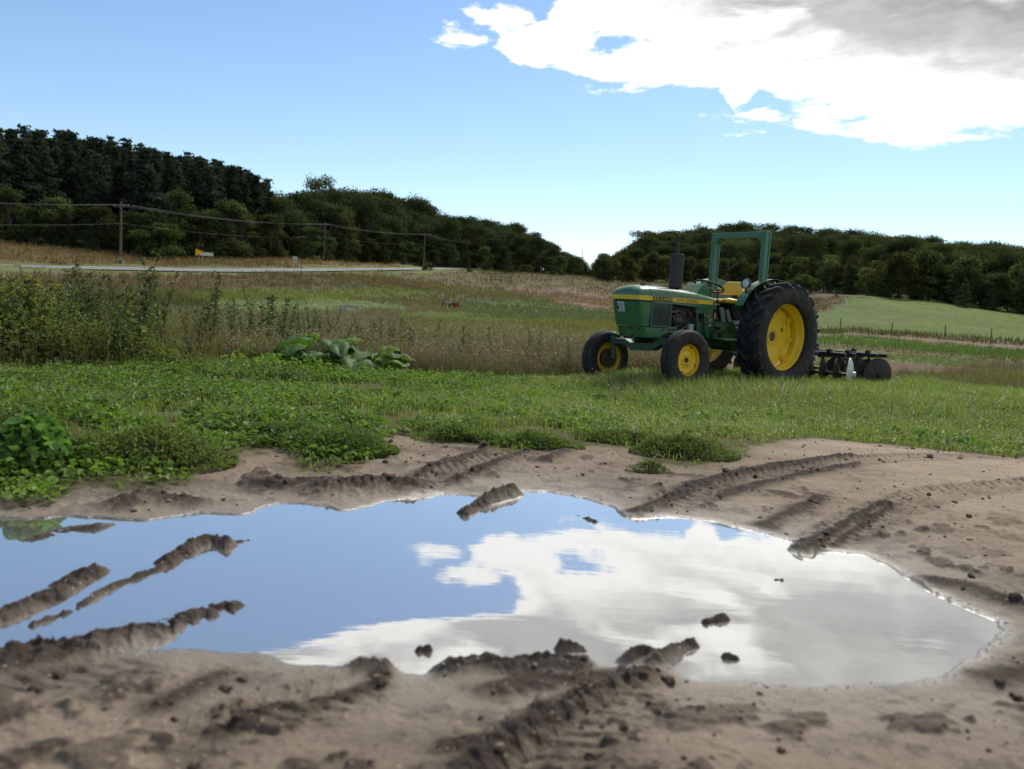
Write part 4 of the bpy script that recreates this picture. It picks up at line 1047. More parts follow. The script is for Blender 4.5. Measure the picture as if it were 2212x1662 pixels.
for wi, (q_, dz) in enumerate(((-1.15, -.38), (.55, -.38), (1.15, -.38), (.16, -2.9))):
    path = []
    for i in range(len(ptop) - 1):
        s0 = Vector((dirs[i].y, -dirs[i].x, 0)); s1 = Vector((dirs[i + 1].y, -dirs[i + 1].x, 0))
        A0 = ptop[i] + s0 * q_ + Vector((0, 0, dz)); B0 = ptop[i + 1] + s1 * q_ + Vector((0, 0, dz)); sag = (B0 - A0).length * .014
        for k in range(12):
            t = k / 12; path.append(A0.lerp(B0, t) - Vector((0, 0, 4 * sag * t * (1 - t))))
    m = MB(); m.tube(path, .011, n=5, cap=False); o = m.build('overhead_wire', WIREM)
    tag(o, ['overhead wire on the far end of the crossarms', 'overhead wire beside the pole tops', 'overhead wire on the near end of the crossarms', 'lowest overhead wire hanging below the crossarms'][wi], 'wire', 'wires between the utility poles')

ORANGE = solid('sign_orange', (.80, .36, .01), .5, var=.06); WHITE = solid('sign_white', (.55, .56, .55), .5, var=.08); SBACK = solid('sign_back', (.20, .20, .20), .5, metal=.4)
def toward_cam(x, y): return math.atan2(-x, y) if False else math.atan2(x, y)
def sign(name, x, y, r, lab, grp=None):
    X, Y, Z = polar(x, y, r); o_ = empty(name, (X, Y, zat(X, Y) - .1), -math.atan2(X, Y)); tag(o_, lab, 'road sign', grp); return o_, Z - (zat(X, Y) - .1)
fxz = lambda a_, b_, y: (a_, y, b_)
o_, zc = sign('pennant_sign', 434, 546, 128, 'orange pennant road sign pointing right beside the road')
m = MB(); m.cyl((-.25, .05, 0), (-.25, .05, zc + .3), .045, n=6); m.build('sign_post', GREYM, o_)
m = MB(); m.prism([(-.72, zc + .52), (-.72, zc - .50), (.50, zc + .05)], -.015, .015, fn=fxz); m.build('sign_panel', ORANGE, o_, smooth=0)
o_, zc = sign('panel_sign', 442, 549, 134, 'white rectangular road sign partly hidden behind the orange pennant')
m = MB(); m.cyl((-.3, .05, 0), (-.3, .05, zc + .2), .045, n=6); m.cyl((.55, .05, 0), (.55, .05, zc + .2), .045, n=6); m.build('sign_post', GREYM, o_)
m = MB(); m.box((.30, 0, zc), (1.9, .03, .52)); m.build('sign_panel', WHITE, o_, smooth=0)
o_, zc = sign('speed_sign', 637, 561, 122, 'small white upright road sign in front of the brown bank')
m = MB(); m.cyl((0, .04, 0), (0, .04, zc + .3), .04, n=6); m.build('sign_post', GREYM, o_)
m = MB(); m.box((0, 0, zc), (.62, .03, .86)); m.build('sign_panel', WHITE, o_, smooth=0)
m = MB()
for z in (.22, .08, -.16): m.box((0, -.018, zc + z), (.40, .006, .06 if z > 0 else .2))
m.build('sign_marking', solid('sign_ink', (.16, .16, .17), .6), o_, smooth=0)
def post(x, y, lab, h=1.2, r=None, lean=0.0, w=.05, grp=None):
    g_ = ground_at(x, y, 20) if r is None else np.array(polar(x, y, r)[:2])
    o_ = MB().tube([(0, 0, -.2), (lean * .5, 0, h * .5), (lean, 0, h)], [w, w * .95, w * .85], n=7).build('fence_post', WOODP)
    o_.location = (g_[0], g_[1], zat(*g_)); tag(o_, lab, 'fence post', grp); return o_
post(650, 600, 'weathered post standing just right of the white road sign', 2.2)
post(821, 593, 'leaning wooden post below the road, right of the second utility pole', 1.9, lean=.35)
FG = 'fence posts along the foot of the green hill'
for x, y, lab in ((1814, 718, 'thin fence post at the foot of the green hill, nearest the tractor'), (1925, 727, 'fence post at the foot of the green hill, second from the tractor'), (2040, 732, 'fence post at the foot of the green hill, third from the tractor'), (2139, 743, 'fence post at the foot of the green hill nearest the frame edge')):
    post(x, y, lab, 1.25, grp=FG)
# sawhorse
g_ = ground_at(752, 690, 20); SH = empty('sawhorse', (g_[0], g_[1], zat(*g_)), .1); tag(SH, 'pale grey wooden sawhorse standing in the field', 'sawhorse'); SH.scale = (.68, .68, .68)
PALE = solid('bleached_wood', (.34, .32, .30), .85, var=.2, scale=8)
MB().bar((-.62, 0, .86), (.62, 0, .88), .12, .16).build('beam', PALE, SH, smooth=0)
for a_, b_ in (((-.5, -.05), (-.95, -.5)), ((-.5, .05), (-.35, .5)), ((.5, -.05), (.30, -.5)), ((.5, .05), (.9, .5)), ((-.5, -.06), (.05, -.55))):
    MB().bar((a_[0], a_[1], .90), (b_[0], b_[1], 0), .07, .07).build('leg', PALE, SH, smooth=0)
# small red implement lying in the field
g_ = ground_at(972, 669, 20); RI = empty('red_implement', (g_[0], g_[1], zat(*g_)), .2); tag(RI, 'rusty red farm implement lying in the pale field', 'implement')
RED = solid('faded_red', (.26, .045, .040), .7, var=.3, rust=(.12, .05, .04, .6))
m = MB(); m.box((0, 0, .52), (1.5, .5, .10)); m.box((.55, 0, .42), (.5, .6, .5)); m.bar((-.8, 0, .2), (-.6, .1, .95), .1, .1); m.build('frame', RED, RI, smooth=0, bevel=.01)
for y in (-.35, .35):
    m = MB(); m.lathe([(.30, -.04), (.30, .04), (.2, .04), (.2, -.04)], axis='Y', n=20, closed=True); o_ = m.build('wheel', BLACK, RI); o_.location = (.2, y, .30)
m = MB(); m.box((-.2, 0, .66), (.4, .35, .16)); m.build('seat', solid('pale_panel', (.35, .33, .33), .7), RI, smooth=0)
# low rail gate right of the leaning post
g_ = ground_at(1082, 612, 60); GT = empty('rail_gate', (g_[0], g_[1], zat(*g_)), -.05); tag(GT, 'low dark wooden rail fence section on the brown slope', 'fence')
for x in (-2.2, 0, 2.2): MB().cyl((x, 0, -.2), (x, 0, 1.6), .12, .11, n=6).build('post', WOODP, GT)
for z in (.7, 1.3): MB().bar((-2.2, 0, z), (2.2, 0, z + .05), .08, .14).build('rail', WOODP, GT, smooth=0)
# ------------------------------------------------------------------ leaf and blade geometry
def rot_leaves(P, D, L, Wd, C, fold=.25, droop=.25, jit=.12, shape=.45):
    """leaves from base P along direction D; two quads folded on the midrib"""
    n = len(P); D = D / (np.linalg.norm(D, axis=1, keepdims=True) + 1e-9)
    up = np.tile([0, 0, 1.0], (n, 1)) + rng.normal(0, .35, (n, 3))
    S = np.cross(D, up); S /= (np.linalg.norm(S, axis=1, keepdims=True) + 1e-9); U = np.cross(S, D)
    L = L[:, None]; Wd = Wd[:, None]
    tip = P + D * L - np.array([0, 0, 1]) * L * droop
    m1 = P + D * L * shape * .6; m2 = P + D * L * (shape + .35) - np.array([0, 0, 1]) * L * droop * .5
    V = np.stack([P, m1 + S * Wd * .5 + U * Wd * fold, m2 + S * Wd * .42 + U * Wd * fold * .8, tip, m2 - S * Wd * .42 + U * Wd * fold * .8, m1 - S * Wd * .5 + U * Wd * fold], 1)
    b = (np.arange(n) * 6)[:, None]
    Q = np.concatenate([b + [0, 1, 2, 3], b + [0, 3, 4, 5]])
    C = C * (1 + rng.normal(0, jit, (n, 1))) * (1 + rng.normal(0, jit * .4, (n, 3)))
    return V.reshape(-1, 3), Q, np.repeat(np.clip(C, .003, .9), 6, 0)
def blades(P, H, Wd, C, lean=.35, jit=.15, curl=.5):
    """grass blades: two quads each, bending over"""
    n = len(P); a = rng.uniform(0, 2 * math.pi, n); D = np.stack([np.cos(a), np.sin(a), 0 * a], 1); a2 = a + rng.normal(math.pi / 2, .5, n)
    S = np.stack([np.cos(a2), np.sin(a2), 0 * a], 1); ln_ = np.abs(rng.normal(0, lean, n))[:, None]; H = H[:, None]; Wd = Wd[:, None]
    m = P + D * H * ln_ * .35 + [0, 0, 1] * H * .55; t = P + D * H * ln_ * (1 + curl * ln_) + [0, 0, 1] * H * (1 - .35 * np.minimum(ln_, 1.3))
    V = np.stack([P - S * Wd * .5, P + S * Wd * .5, m - S * Wd * .42, m + S * Wd * .42, t - S * Wd * .07, t + S * Wd * .07], 1)
    b = (np.arange(n) * 6)[:, None]; Q = np.concatenate([b + [0, 1, 3, 2], b + [2, 3, 5, 4]])
    C = C * (1 + rng.normal(0, jit, (n, 1))) * (1 + rng.normal(0, jit * .4, (n, 3)))
    return V.reshape(-1, 3), Q, np.repeat(np.clip(C, .003, .9), 6, 0)
def join(parts):
    V, Q, C, o = [], [], [], 0
    for v, q, c in parts: V.append(v); Q.append(q + o); C.append(c); o += len(v)
    return np.concatenate(V), np.concatenate(Q), np.concatenate(C)
def sector(n, r0, r1, a0=-36.5, a1=37.0, pw=2.0):
    """random ground spots between two ranges, spread evenly over the area for pw=2"""
    r = (rng.uniform(r0 ** pw, r1 ** pw, n)) ** (1 / pw); a = np.radians(rng.uniform(a0, a1, n))
    return np.sin(a) * r, np.cos(a) * r
def cards(P, S, C, jit=.25):
    """leaf sprays: one quad each, any way up"""
    n = len(P); N_ = rng.normal(0, 1, (n, 3)) + [0, 0, .5]; N_ /= np.linalg.norm(N_, axis=1, keepdims=True)
    A = np.cross(N_, rng.normal(0, 1, (n, 3))); A /= np.linalg.norm(A, axis=1, keepdims=True); B = np.cross(N_, A); S = S[:, None]
    k = rng.uniform(.55, 1.0, (n, 1)); sk_ = rng.uniform(-.3, .3, (n, 4, 1))
    V = np.stack([P - A * S * .5 + B * S * sk_[:, 0], P + B * S * .5 * k + A * S * sk_[:, 1], P + A * S * .5 + B * S * sk_[:, 2], P - B * S * .5 * k + A * S * sk_[:, 3]], 1)
    Q = (np.arange(n) * 4)[:, None] + [0, 1, 2, 3]
    C = C * (1 + rng.normal(0, jit, (n, 1)))
    return V.reshape(-1, 3), Q, np.repeat(np.clip(C, .003, .9), 4, 0)

LEAF = leaf_mat('herb_leaf', tint=(1.12, 1.12, 1.0), rnd=0.0, trans=.36, rough=.62, spec=.28)
GRASSM = leaf_mat('grass_blade', tint=(1.22, 1.2, 1.2), rnd=0.0, trans=.40, rough=.5, spec=.4)
DRYM = leaf_mat('dry_stalk', rnd=0.0, trans=.25, rough=.7, spec=.2)
TREEM = leaf_mat('tree_leaf', rnd=.40, trans=.27, rough=.85, spec=.06)
BARK = solid('bark', (.075, .062, .05), .9, var=.3, scale=3)

# ------------------------------------------------------------------ trees (prototypes about one unit tall, scaled when placed)
def limb_tubes(segs, n=6):
    m = MB()
    for a_, b_, r0, r1 in segs: m.cyl(a_, b_, r0, r1, n=n)
    return m
def hardwood(seed, wide=.36, lo=.18, ncl=20, per=190, hue=(.048, .064, .031), leaf=.027):
    r = np.random.default_rng(seed); segs = [((0, 0, 0), (r.normal(0, .02), r.normal(0, .02), .42), .022, .015)]
    top = Vector(segs[0][1]); Ps, Cs = [], []
    for i in range(ncl):
        t = r.uniform(0, 1); z = lo + (1 - lo) * t ** .8; R = wide * math.sqrt(max(.02, 1 - ((z - (lo + (1 - lo) * .42)) / ((1 - lo) * .62)) ** 2))
        a_ = i * 2.4 + r.normal(0, .5); d = R * r.uniform(.35, .98) ** .7; c = np.array([math.cos(a_) * d, math.sin(a_) * d, min(z, .95)])
        segs.append((tuple(Vector((0, 0, .12 + .3 * t))), tuple(c * [.8, .8, .96]), .009, .003))
        rs = r.uniform(.07, .165) * (wide / .36) ** .5; m = int(per * 1.5 * (rs / .11) ** 2)
        q = r.normal(0, 1, (m, 3)); q /= np.linalg.norm(q, axis=1, keepdims=True); q *= (r.uniform(.15, 1, (m, 1)) ** .7) * rs * np.array([1.3, 1.3, .72]); q += r.normal(0, .022, (m, 3)) + r.normal(0, .03, (m, 1)) * (r.random((m, 1)) < .25)
        Ps.append(c + q); Cs.append(np.tile(np.array(hue) * r.uniform(.75, 1.3), (m, 1)))
    P = np.concatenate(Ps); C = np.concatenate(Cs); k = P[:, 2].max(); P[:, 2] *= 1 / k
    return limb_tubes(segs), cards(P, r.uniform(.6, 1.3, len(P)) * leaf, C)
def pine(seed, wide=.19, lo=.12, hue=(.040, .053, .042), lev=17):
    r = np.random.default_rng(seed); segs = [((0, 0, 0), (0, 0, .97), .016, .003)]; Ps, Cs = [], []
    for i in range(lev):
        t = i / (lev - 1); z = lo + (.97 - lo) * t; Lb = wide * (1 - t) ** .8 * r.uniform(.75, 1.2) + .018
        for k in range(6 if t < .8 else 4):
            a_ = r.uniform(0, 2 * math.pi); L = Lb * r.uniform(.6, 1.15); e = np.array([math.cos(a_) * L, math.sin(a_) * L, z + L * r.uniform(-.1, .35)])
            if t < .9: segs.append(((0, 0, z), tuple(e), .004, .0015))
            m = int(24 + 90 * L / wide); s = r.uniform(.25, 1.05, (m, 1)); q = np.array([0, 0, z]) * (1 - s) + e * s + r.normal(0, 1, (m, 3)) * [.022, .022, .012]
            Ps.append(q); Cs.append(np.tile(np.array(hue) * r.uniform(.75, 1.3), (m, 1)))
    P = np.concatenate(Ps); C = np.concatenate(Cs); return limb_tubes(segs, 5), cards(P, r.uniform(.6, 1.4, len(P)) * .024, C)
PROTO = {}
def proto(kind, name, made):
    tr, (V, Q, C) = made
    to = tr.build('trunk', BARK, None, smooth=0); tm = to.data; bpy.data.objects.remove(to)
    co = np_mesh('crown', V, Q, TREEM, C); cm = co.data; bpy.data.objects.remove(co)
    PROTO.setdefault(kind, []).append((name, tm, cm))
for s_ in range(4): proto('pine', 'pine_tree', pine(20 + s_, wide=.17 + .02 * (s_ % 3)))
for s_ in range(5): proto('hard', 'hardwood_tree', hardwood(40 + s_, wide=.31 + .045 * (s_ % 3), ncl=20 + 3 * s_))
for s_ in range(2): proto('open', 'hardwood_tree', hardwood(60 + s_, wide=.34, lo=.38, ncl=13, per=150, hue=(.068, .090, .040)))
for s_ in range(3): proto('young', 'young_tree', hardwood(80 + s_, wide=.30, lo=.04, ncl=20, per=150, hue=(.060, .083, .034), leaf=.040))
for s_ in range(4): proto('warm', 'hardwood_tree', hardwood(120 + s_, wide=.31 + .04 * (s_ % 3), ncl=20 + 3 * s_, hue=(.060, .074, .033)))
for s_ in range(3): proto('youngw', 'young_tree', hardwood(130 + s_, wide=.30, lo=.04, ncl=20, per=150, hue=(.084, .100, .038), leaf=.040))
for s_ in range(2): proto('bush', 'bush', hardwood(90 + s_, wide=.62, lo=.02, ncl=22, per=150, hue=(.085, .115, .042), leaf=.045))
for s_ in range(2): proto('cone', 'young_tree', pine(100 + s_, wide=.30, lo=.02, hue=(.062, .088, .042), lev=14))
cnt = 0
def tree(kind, X, Y, h, label, cat, group, sink=.15, ws=1.0):
    global cnt; cnt += 1
    nm, tm, cm = PROTO[kind][cnt % len(PROTO[kind])]
    o = empty(nm, (X, Y, zat(X, Y) - sink), cnt * 2.399); tag(o, label, cat, group)
    for n_, me_ in (('trunk', tm), ('crown', cm)):
        c = bpy.data.objects.new(n_, me_); c.scale = (h * ws, h * ws, h); link(c, o)
    return o
SKYL = [(-300, 255), (-200, 262), (0, 279), (60, 282), (100, 288), (160, 283), (250, 300), (300, 318), (380, 330), (450, 336), (520, 362), (560, 376), (585, 396), (600, 416), (640, 417), (665, 420), (690, 398), (720, 405), (800, 405), (835, 410), (855, 432), (880, 430), (905, 424), (925, 442), (936, 462), (1010, 463), (1060, 472), (1110, 480), (1150, 500), (1170, 512), (1200, 530), (1225, 546), (1250, 553), (1265, 582), (1275, 592), (1290, 568), (1330, 548), (1360, 532), (1392, 512), (1402, 499), (1440, 497), (1480, 498), (1520, 489), (1560, 483), (1600, 480), (1680, 486), (1740, 490), (1760, 508), (1790, 492), (1850, 496), (1940, 506), (2000, 511), (2080, 523), (2130, 520), (2212, 531), (2500, 548)]
BASE = [(-300, 505), (0, 523), (140, 532), (300, 553), (400, 557), (600, 557), (750, 563), (900, 576), (1000, 579), (1090, 583), (1250, 606), (1300, 607), (1400, 611), (1560, 616), (1740, 628), (1850, 640), (2000, 650), (2100, 663), (2212, 680), (2500, 700)]
sk_az = np.array([az_el(*p) for p in SKYL]); ba = [az_el(*p) for p in BASE]
def base_r(x):
    g_ = ground_at(x, np.interp(x, [p[0] for p in BASE], [p[1] for p in BASE]), 100); return math.hypot(*g_)
bx_ = np.arange(-260, 2460, 40); br_ = np.array([min(base_r(x), 300) for x in bx_])
br_ = np.convolve(np.pad(br_, 2, mode='edge'), np.ones(5) / 5, 'valid'); ba_ = np.array([az_el(x, 600)[0] for x in bx_])
ridge_r = lambda x: float(np.interp(x, [0, 450, 600, 750, 900, 1050, 1150, 1250, 1400, 2500], [230, 235, 250, 280, 300, 345, 360, 380, 380, 380]))
def skyz(a_, r): return EYE + r * math.tan(float(np.interp(a_, sk_az[:, 0], sk_az[:, 1])))
GP, GH, GRH = 'dark pines of the wood on the left hill', 'hardwoods of the wood left of the gap', 'hardwoods of the wood on the right hill'
LP, LH, LRH = 'dark pine among the close wood covering the left hill', 'dark broadleaf tree in the wood between the pines and the gap', 'dark broadleaf tree in the wood on the hill behind the tractor'
rt = random.Random(9)
def place_wood(x0, x1, kind, n, hh, lab, grp, front=0.0):
    for i in range(n):
        x = x0 + (x1 - x0) * (i + rt.random()) / n; a_ = az_el(x, 500)[0]
        rb_ = float(np.interp(a_, ba_, br_)) + 4; rr_ = ridge_r(x); u_ = (i * .618 + rt.random() * .1) % 1.0
        r = rb_ + front + (rr_ - rb_ - front) * (u_ ** .8)
        X, Y = math.sin(a_) * r, math.cos(a_) * r; g0 = zat(X, Y); top = skyz(a_, r); room = top - g0
        h = hh * rt.uniform(.8, 1.15)
        if u_ > .66: h = room * (rt.uniform(.80, 1.0) + .07 * rt.random() ** 2)
        h = max(4.5, min(h, room * rt.uniform(.86, 1.03)))
        if h > 30: h = 24
        tree(kind, X, Y, h, lab, 'tree', grp, ws=rt.uniform(.85, 1.3))
place_wood(-260, 590, 'pine', 215, 17, LP, GP)
place_wood(598, 940, 'hard', 60, 15, LH, GH); place_wood(600, 930, 'open', 14, 18, LH, GH, front=60)
place_wood(930, 1262, 'hard', 80, 13, LH, GH)
place_wood(1285, 2420, 'warm', 165, 14, LRH, GRH, front=20)
def ridge_tree(kind, x, ytop, r, lab, grp, ws=1.0, hmax=22):
    a_ = az_el(x, ytop)[0]; X, Y = math.sin(a_) * r, math.cos(a_) * r; top = EYE + r * math.tan(az_el(x, ytop)[1]); g0 = zat(X, Y); h = min(top - g0 + .15, hmax)
    o = tree(kind, X, Y, h, lab, 'tree', grp, ws=ws); o.location.z = top - h; return o
for x, y in ((-60, 268), (18, 277), (52, 274), (88, 272), (122, 284), (152, 287), (205, 292), (232, 296), (268, 299), (300, 308), (332, 316), (362, 322), (400, 327), (430, 334), (462, 340), (492, 350), (528, 361), (556, 370), (578, 386)):
    ridge_tree('pine', x + rt.uniform(-8, 8), y + rt.uniform(-5, 9), ridge_r(x) * rt.uniform(.93, .98), 'pine spire standing on the skyline of the left hill', GP, ws=rt.uniform(.85, 1.5), hmax=20)
for x, y, w_ in ((617, 410, .9), (648, 416, 1.0), (735, 402, 1.3), (766, 408, 1.1), (800, 401, 1.4), (832, 408, 1.1), (862, 428, 1.0), (886, 424, 1.1), (908, 419, .8), (700, 412, 1.0), (925, 438, .9)):
    ridge_tree('open' if x in (735, 886, 617) else 'hard', x, y, 268, 'tall spreading hardwood on the skyline between the pines and the gap', GH, ws=w_ * .95)
for x, y in ((960, 460), (1010, 461), (1060, 470), (1105, 477), (1150, 498), (1185, 520), (1228, 545)): ridge_tree('hard', x, y, ridge_r(x) * .97, LH, GH, ws=1.2)
for x, y in ((1295, 566), (1345, 540), (1400, 496), (1450, 494), (1492, 494), (1530, 485), (1572, 480), (1610, 477), (1660, 482), (1700, 484), (1735, 487), (1790, 489), (1850, 493), (1900, 500), (1950, 505), (2010, 508), (2075, 520), (2130, 517), (2190, 526)):
    ridge_tree('warm', x, y, 372, LRH, GRH, ws=1.25)
GY, GYR = 'young trees along the foot of the left wood', 'young trees along the foot of the right wood'
def edge(xs, kind, h0, h1, lab, grp, dr=0.0, cat='tree', jit=4):
    for x in xs:
        x += rt.uniform(-8, 8); a_ = az_el(x, 560)[0]; r = float(np.interp(a_, ba_, br_)) + dr + rt.uniform(-jit, jit)
        tree(kind, math.sin(a_) * r, math.cos(a_) * r, rt.uniform(h0, h1), lab, cat, grp)
edge(range(-240, 1240, 28), 'young', 5, 9, 'lighter green young tree at the foot of the left wood', GY, 2)
edge(range(-225, 1000, 46), 'cone', 3, 6, 'small pointed young tree in front of the left wood', GY, -1)
edge(range(1300, 2440, 24), 'youngw', 6, 10, 'lighter green young tree at the foot of the right wood', GYR, 6)
edge(range(1310, 2440, 40), 'youngw', 7, 11, 'lighter green young tree at the foot of the right wood', GYR, 26)
edge(range(1320, 2440, 75), 'cone', 4, 8, 'small pointed young tree in front of the right wood', GYR, 3)
def spot(kind, x, y, h, lab, r0=60, cat='bush', ws=1.0, r=None):
    g_ = ground_at(x, y, r0) if r is None else np.array([math.sin(az_el(x, y)[0]) * r, math.cos(az_el(x, y)[0]) * r])
    return tree(kind, g_[0], g_[1], h, lab, cat, None, ws=ws)
spot('bush', 352, 561, 6.2, 'big round green bush at the foot of the left wood, right of the nearest pole')
spot('young', 370, 556, 11.5, 'tall pale green tree rising behind the big round bush', cat='tree')
spot('young', 500, 558, 10.5, 'tall broad young tree between the orange sign and the white sign', cat='tree')
spot('young', 585, 558, 8.5, 'tall young tree just left of the white speed sign', cat='tree')
spot('young', 668, 562, 7, 'pale young tree beside the second utility pole', cat='tree')
spot('bush', 962, 578, 4.5, 'low grey green bush where the road meets the wood')
spot('cone', 1098, 592, 6.0, 'small dark conifer alone beside the road end', cat='tree')
spot('bush', 1135, 590, 2.6, 'low yellow green bush right of the small conifer', ws=1.2)
spot('bush', 925, 584, 2.2, 'small dark shrub below the third utility pole')
spot('bush', 1015, 588, 1.3, 'tiny shrub in the brown grass below the road end')
spot('bush', 1730, 648, 5.2, 'dark rounded bush just right of the rear wheel on the slope', ws=.9)
spot('cone', 1806, 642, 1.4, 'tiny dark conifer at the crest of the green hill', cat='tree')
spot('cone', 2080, 664, 5.2, 'dark pointed conifer at the edge of the right wood above the green hill', cat='tree')
spot('open', 690, 560, 22, 'thin tall tree standing clear of the crowns above the second pole', cat='tree', r=262, ws=.7)
m = MB(); g_ = polar(1258, 560, 330); gz = zat(g_[0], g_[1]); hs_ = EYE + 330 * math.tan(az_el(1256, 533)[1]) - gz
m.tube([(0, 0, 0), (.3, 0, hs_ * .5), (-.4, 0, hs_)], [.22, .16, .05], n=5)
for k in range(9):
    z_ = hs_ * (.35 + .065 * k); m.tube([(0, 0, z_), (1.4 * math.cos(k * 2.4), 1.4 * math.sin(k * 2.4), z_ + 1.3)], [.06, .02], n=4)
o = m.build('dead_tree', solid('dead_bark', (.30, .29, .28), .9)); o.location = (g_[0], g_[1], gz); tag(o, 'bare dead tree standing against the sky in the gap', 'tree')

# ------------------------------------------------------------------ foreground grass and ground cover
GB_ = np.array([.165, .225, .052]); GB2 = np.array([.200, .235, .075]); CL = np.array([.145, .230, .042]); CLD = np.array([.105, .170, .045]); SILV = np.array([.16, .205, .12])
def spots(n, r0, r1, lo=0.0, a0=-36.5, a1=37.0):
    X, Y = sector(n, r0, r1, a0, a1); d = veg_mask(X, Y); k = d > lo; return X[k], Y[k], d[k]
parts = []
X, Y, d = spots(330000, 3.6, 15.2)
bare = fbm(X + 50, Y + 20, .8, 4, .6); side = sm(X / np.hypot(X, Y), -.25, .12)
k = (rng.random(len(X)) < (.35 + .65 * side)) & ((bare > -.30) | (rng.random(len(X)) < .25)) & (rng.random(len(X)) < .3 + .7 * sm(d, 0, .3)); X, Y, d, side = X[k], Y[k], d[k], side[k]
Z = ground_z(X, Y); pat = fbm(X, Y, .7, 4, .6)
H = (.045 + .065 * rng.random(len(X))) * (1 + .5 * pat) * (.55 + .45 * sm(d, 0, .7)) * (1 + 1.7 * sm(Y, 8.4, 10.6) * sm(X, .6, 2.0))
C = GB_ + (GB2 - GB_) * sm(pat + rng.normal(0, .25, len(X)), -.2, .6)[:, None] + (np.array([.23, .20, .10]) - GB_) * (rng.random(len(X)) < .07)[:, None]
parts.append(blades(np.stack([X, Y, Z], 1), H, .003 + .004 * rng.random(len(X)) + .0004 * Y, C, lean=.6))
X, Y, d = spots(12000, 8.5, 15.5); kq = (X > 1.0) | (rng.random(len(X)) < .25); X, Y = X[kq], Y[kq]; Z = ground_z(X, Y)
parts.append(blades(np.stack([X, Y, Z], 1), .12 + .14 * rng.random(len(X)), .004 + .004 * rng.random(len(X)), np.tile(np.array([.18, .20, .09]), (len(X), 1)), lean=.35))
V, Q, C = join(parts); o = np_mesh('grass', V, Q, GRASSM, C); tag(o, 'short green grass on the rise between the mud and the tractor', 'grass', kind='stuff')

# clover and other low leafy plants
def rosettes(X, Y, k_leaf, rad_, hgt, ll, C, wid=.75):
    n = len(X); Z = ground_z(X, Y); P0 = np.stack([X, Y, Z], 1)
    i = np.repeat(np.arange(n), k_leaf); a_ = rng.uniform(0, 2 * math.pi, len(i)); q = np.sqrt(rng.random(len(i))) * rad_[i]
    hh = hgt[i] * (1 - .55 * (q / (rad_[i] + 1e-6)) ** 2) * rng.uniform(.35, 1.05, len(i))
    P = P0[i] + np.stack([np.cos(a_) * q, np.sin(a_) * q, hh], 1)
    D = np.stack([np.cos(a_), np.sin(a_), rng.uniform(-.1, .7, len(i))], 1) + rng.normal(0, .45, (len(i), 3))
    L = ll[i] * rng.uniform(.6, 1.25, len(i))
    return rot_leaves(P, D, L, L * wid, C[i], droop=.18)
parts = []
X, Y, d = spots(26000, 3.6, 13.5)
left_ = 1 - sm(X / np.hypot(X, Y), -.12, .22); pat = fbm(X + 7, Y + 3, .55, 4, .6); bare = fbm(X + 50, Y + 20, .8, 4, .6)
k = (rng.random(len(X)) < (.15 + .75 * left_) * sm(pat, -.45, .25)) & (bare > -.24) & (rng.random(len(X)) < .25 + .75 * sm(d, .0, .4)); X, Y, d, pat = X[k], Y[k], d[k], pat[k]
n = len(X); C = CL * (1 + .3 * fbm(X, Y, 1.6, 3)[:, None]) + (CLD - CL) * rng.random((n, 1)) + (SILV - CL) * ((rng.random((n, 1)) < .12) * .6)
parts.append(rosettes(X, Y, 16, .05 + .07 * rng.random(n), (.05 + .09 * rng.random(n)) * (.6 + .4 * sm(d, 0, .6)) * (1 + .5 * np.clip(pat, 0, 1)), .026 + .022 * rng.random(n), C))
# a bright leafy mound before the broad-leaved plant
g0 = ground_at(655, 800, 8); n = 170; X = g0[0] + rng.normal(0, .38, n); Y = g0[1] + rng.normal(-.2, .28, n)
parts.append(rosettes(X, Y, 16, .1 + 0 * X, .13 + .10 * rng.random(n), .06 + 0 * X, np.tile(CL * 1.15, (n, 1))))
V, Q, C = join(parts); tag(np_mesh('clover', V, Q, LEAF, C), 'low leafy clover spread through the grass on the rise', 'ground cover', kind='stuff')

# bushier cushions along the edge of the mud, each a plant of its own
def cushion(px, py, wx, wy, h, n, leaf, col, lab, nm='low_plant', fine=True):
    c = flat(px, py, .04); i = rng.integers(0, 9, n); cen = rng.normal(0, .48, (9, 2)); sc = rng.uniform(.25, .5, 9)
    q = cen[i] + rng.normal(0, 1, (n, 2)) * sc[i][:, None]; rr_ = np.hypot(q[:, 0], q[:, 1]); q = q / np.maximum(1, rr_ / 1.05)[:, None]; rr_ = np.minimum(rr_, 1.05)
    X = c[0] + q[:, 0] * wx; Y = c[1] + q[:, 1] * wy; Z = ground_z(X, Y)
    top = .78 * h * (1 - .8 * rr_ ** 2) * (.75 + .5 * vnoise(X * 9, Y * 9)); z = top * np.sqrt(rng.random(n))
    D = np.stack([q[:, 0] * .6, q[:, 1] * .6, rng.uniform(.1, 1, n)], 1) + rng.normal(0, .5, (n, 3)); L = leaf * rng.uniform(.6, 1.3, n)
    cc = np.tile(np.array(col), (n, 1)) * (1.0 + .5 * rng.random((n, 1)))
    P = np.stack([X, Y, Z + z], 1); loc = np.array([c[0], c[1], zat(*c)])
    V, Q, C = rot_leaves(P - loc, D, L, L * (.42 if fine else .8), cc, droop=.15)
    st_ = blades(P[::14] * [1, 1, 0] + [0, 0, 1] * (Z[::14])[:, None] - loc, top[::14] + .01, .004 + 0 * top[::14], np.tile([.09, .075, .04], (len(P[::14]), 1)), lean=.3)
    V, Q, C = join([(V, Q, C), st_]); o = np_mesh(nm, V, Q, LEAF, C); o.location = loc; tag(o, lab, 'plant'); return o
BUSHY = (.096, .136, .052)
cushion(1480, 985, .33, .17, .16, 5200, .020, (0.093, 0.127, 0.046), 'low dark green cushion plant spreading onto the sand, right of centre')
cushion(1400, 1018, .12, .06, .06, 700, .016, (0.109, 0.132, 0.056), 'tiny sprig of green on the sand just below the dark cushion plant')
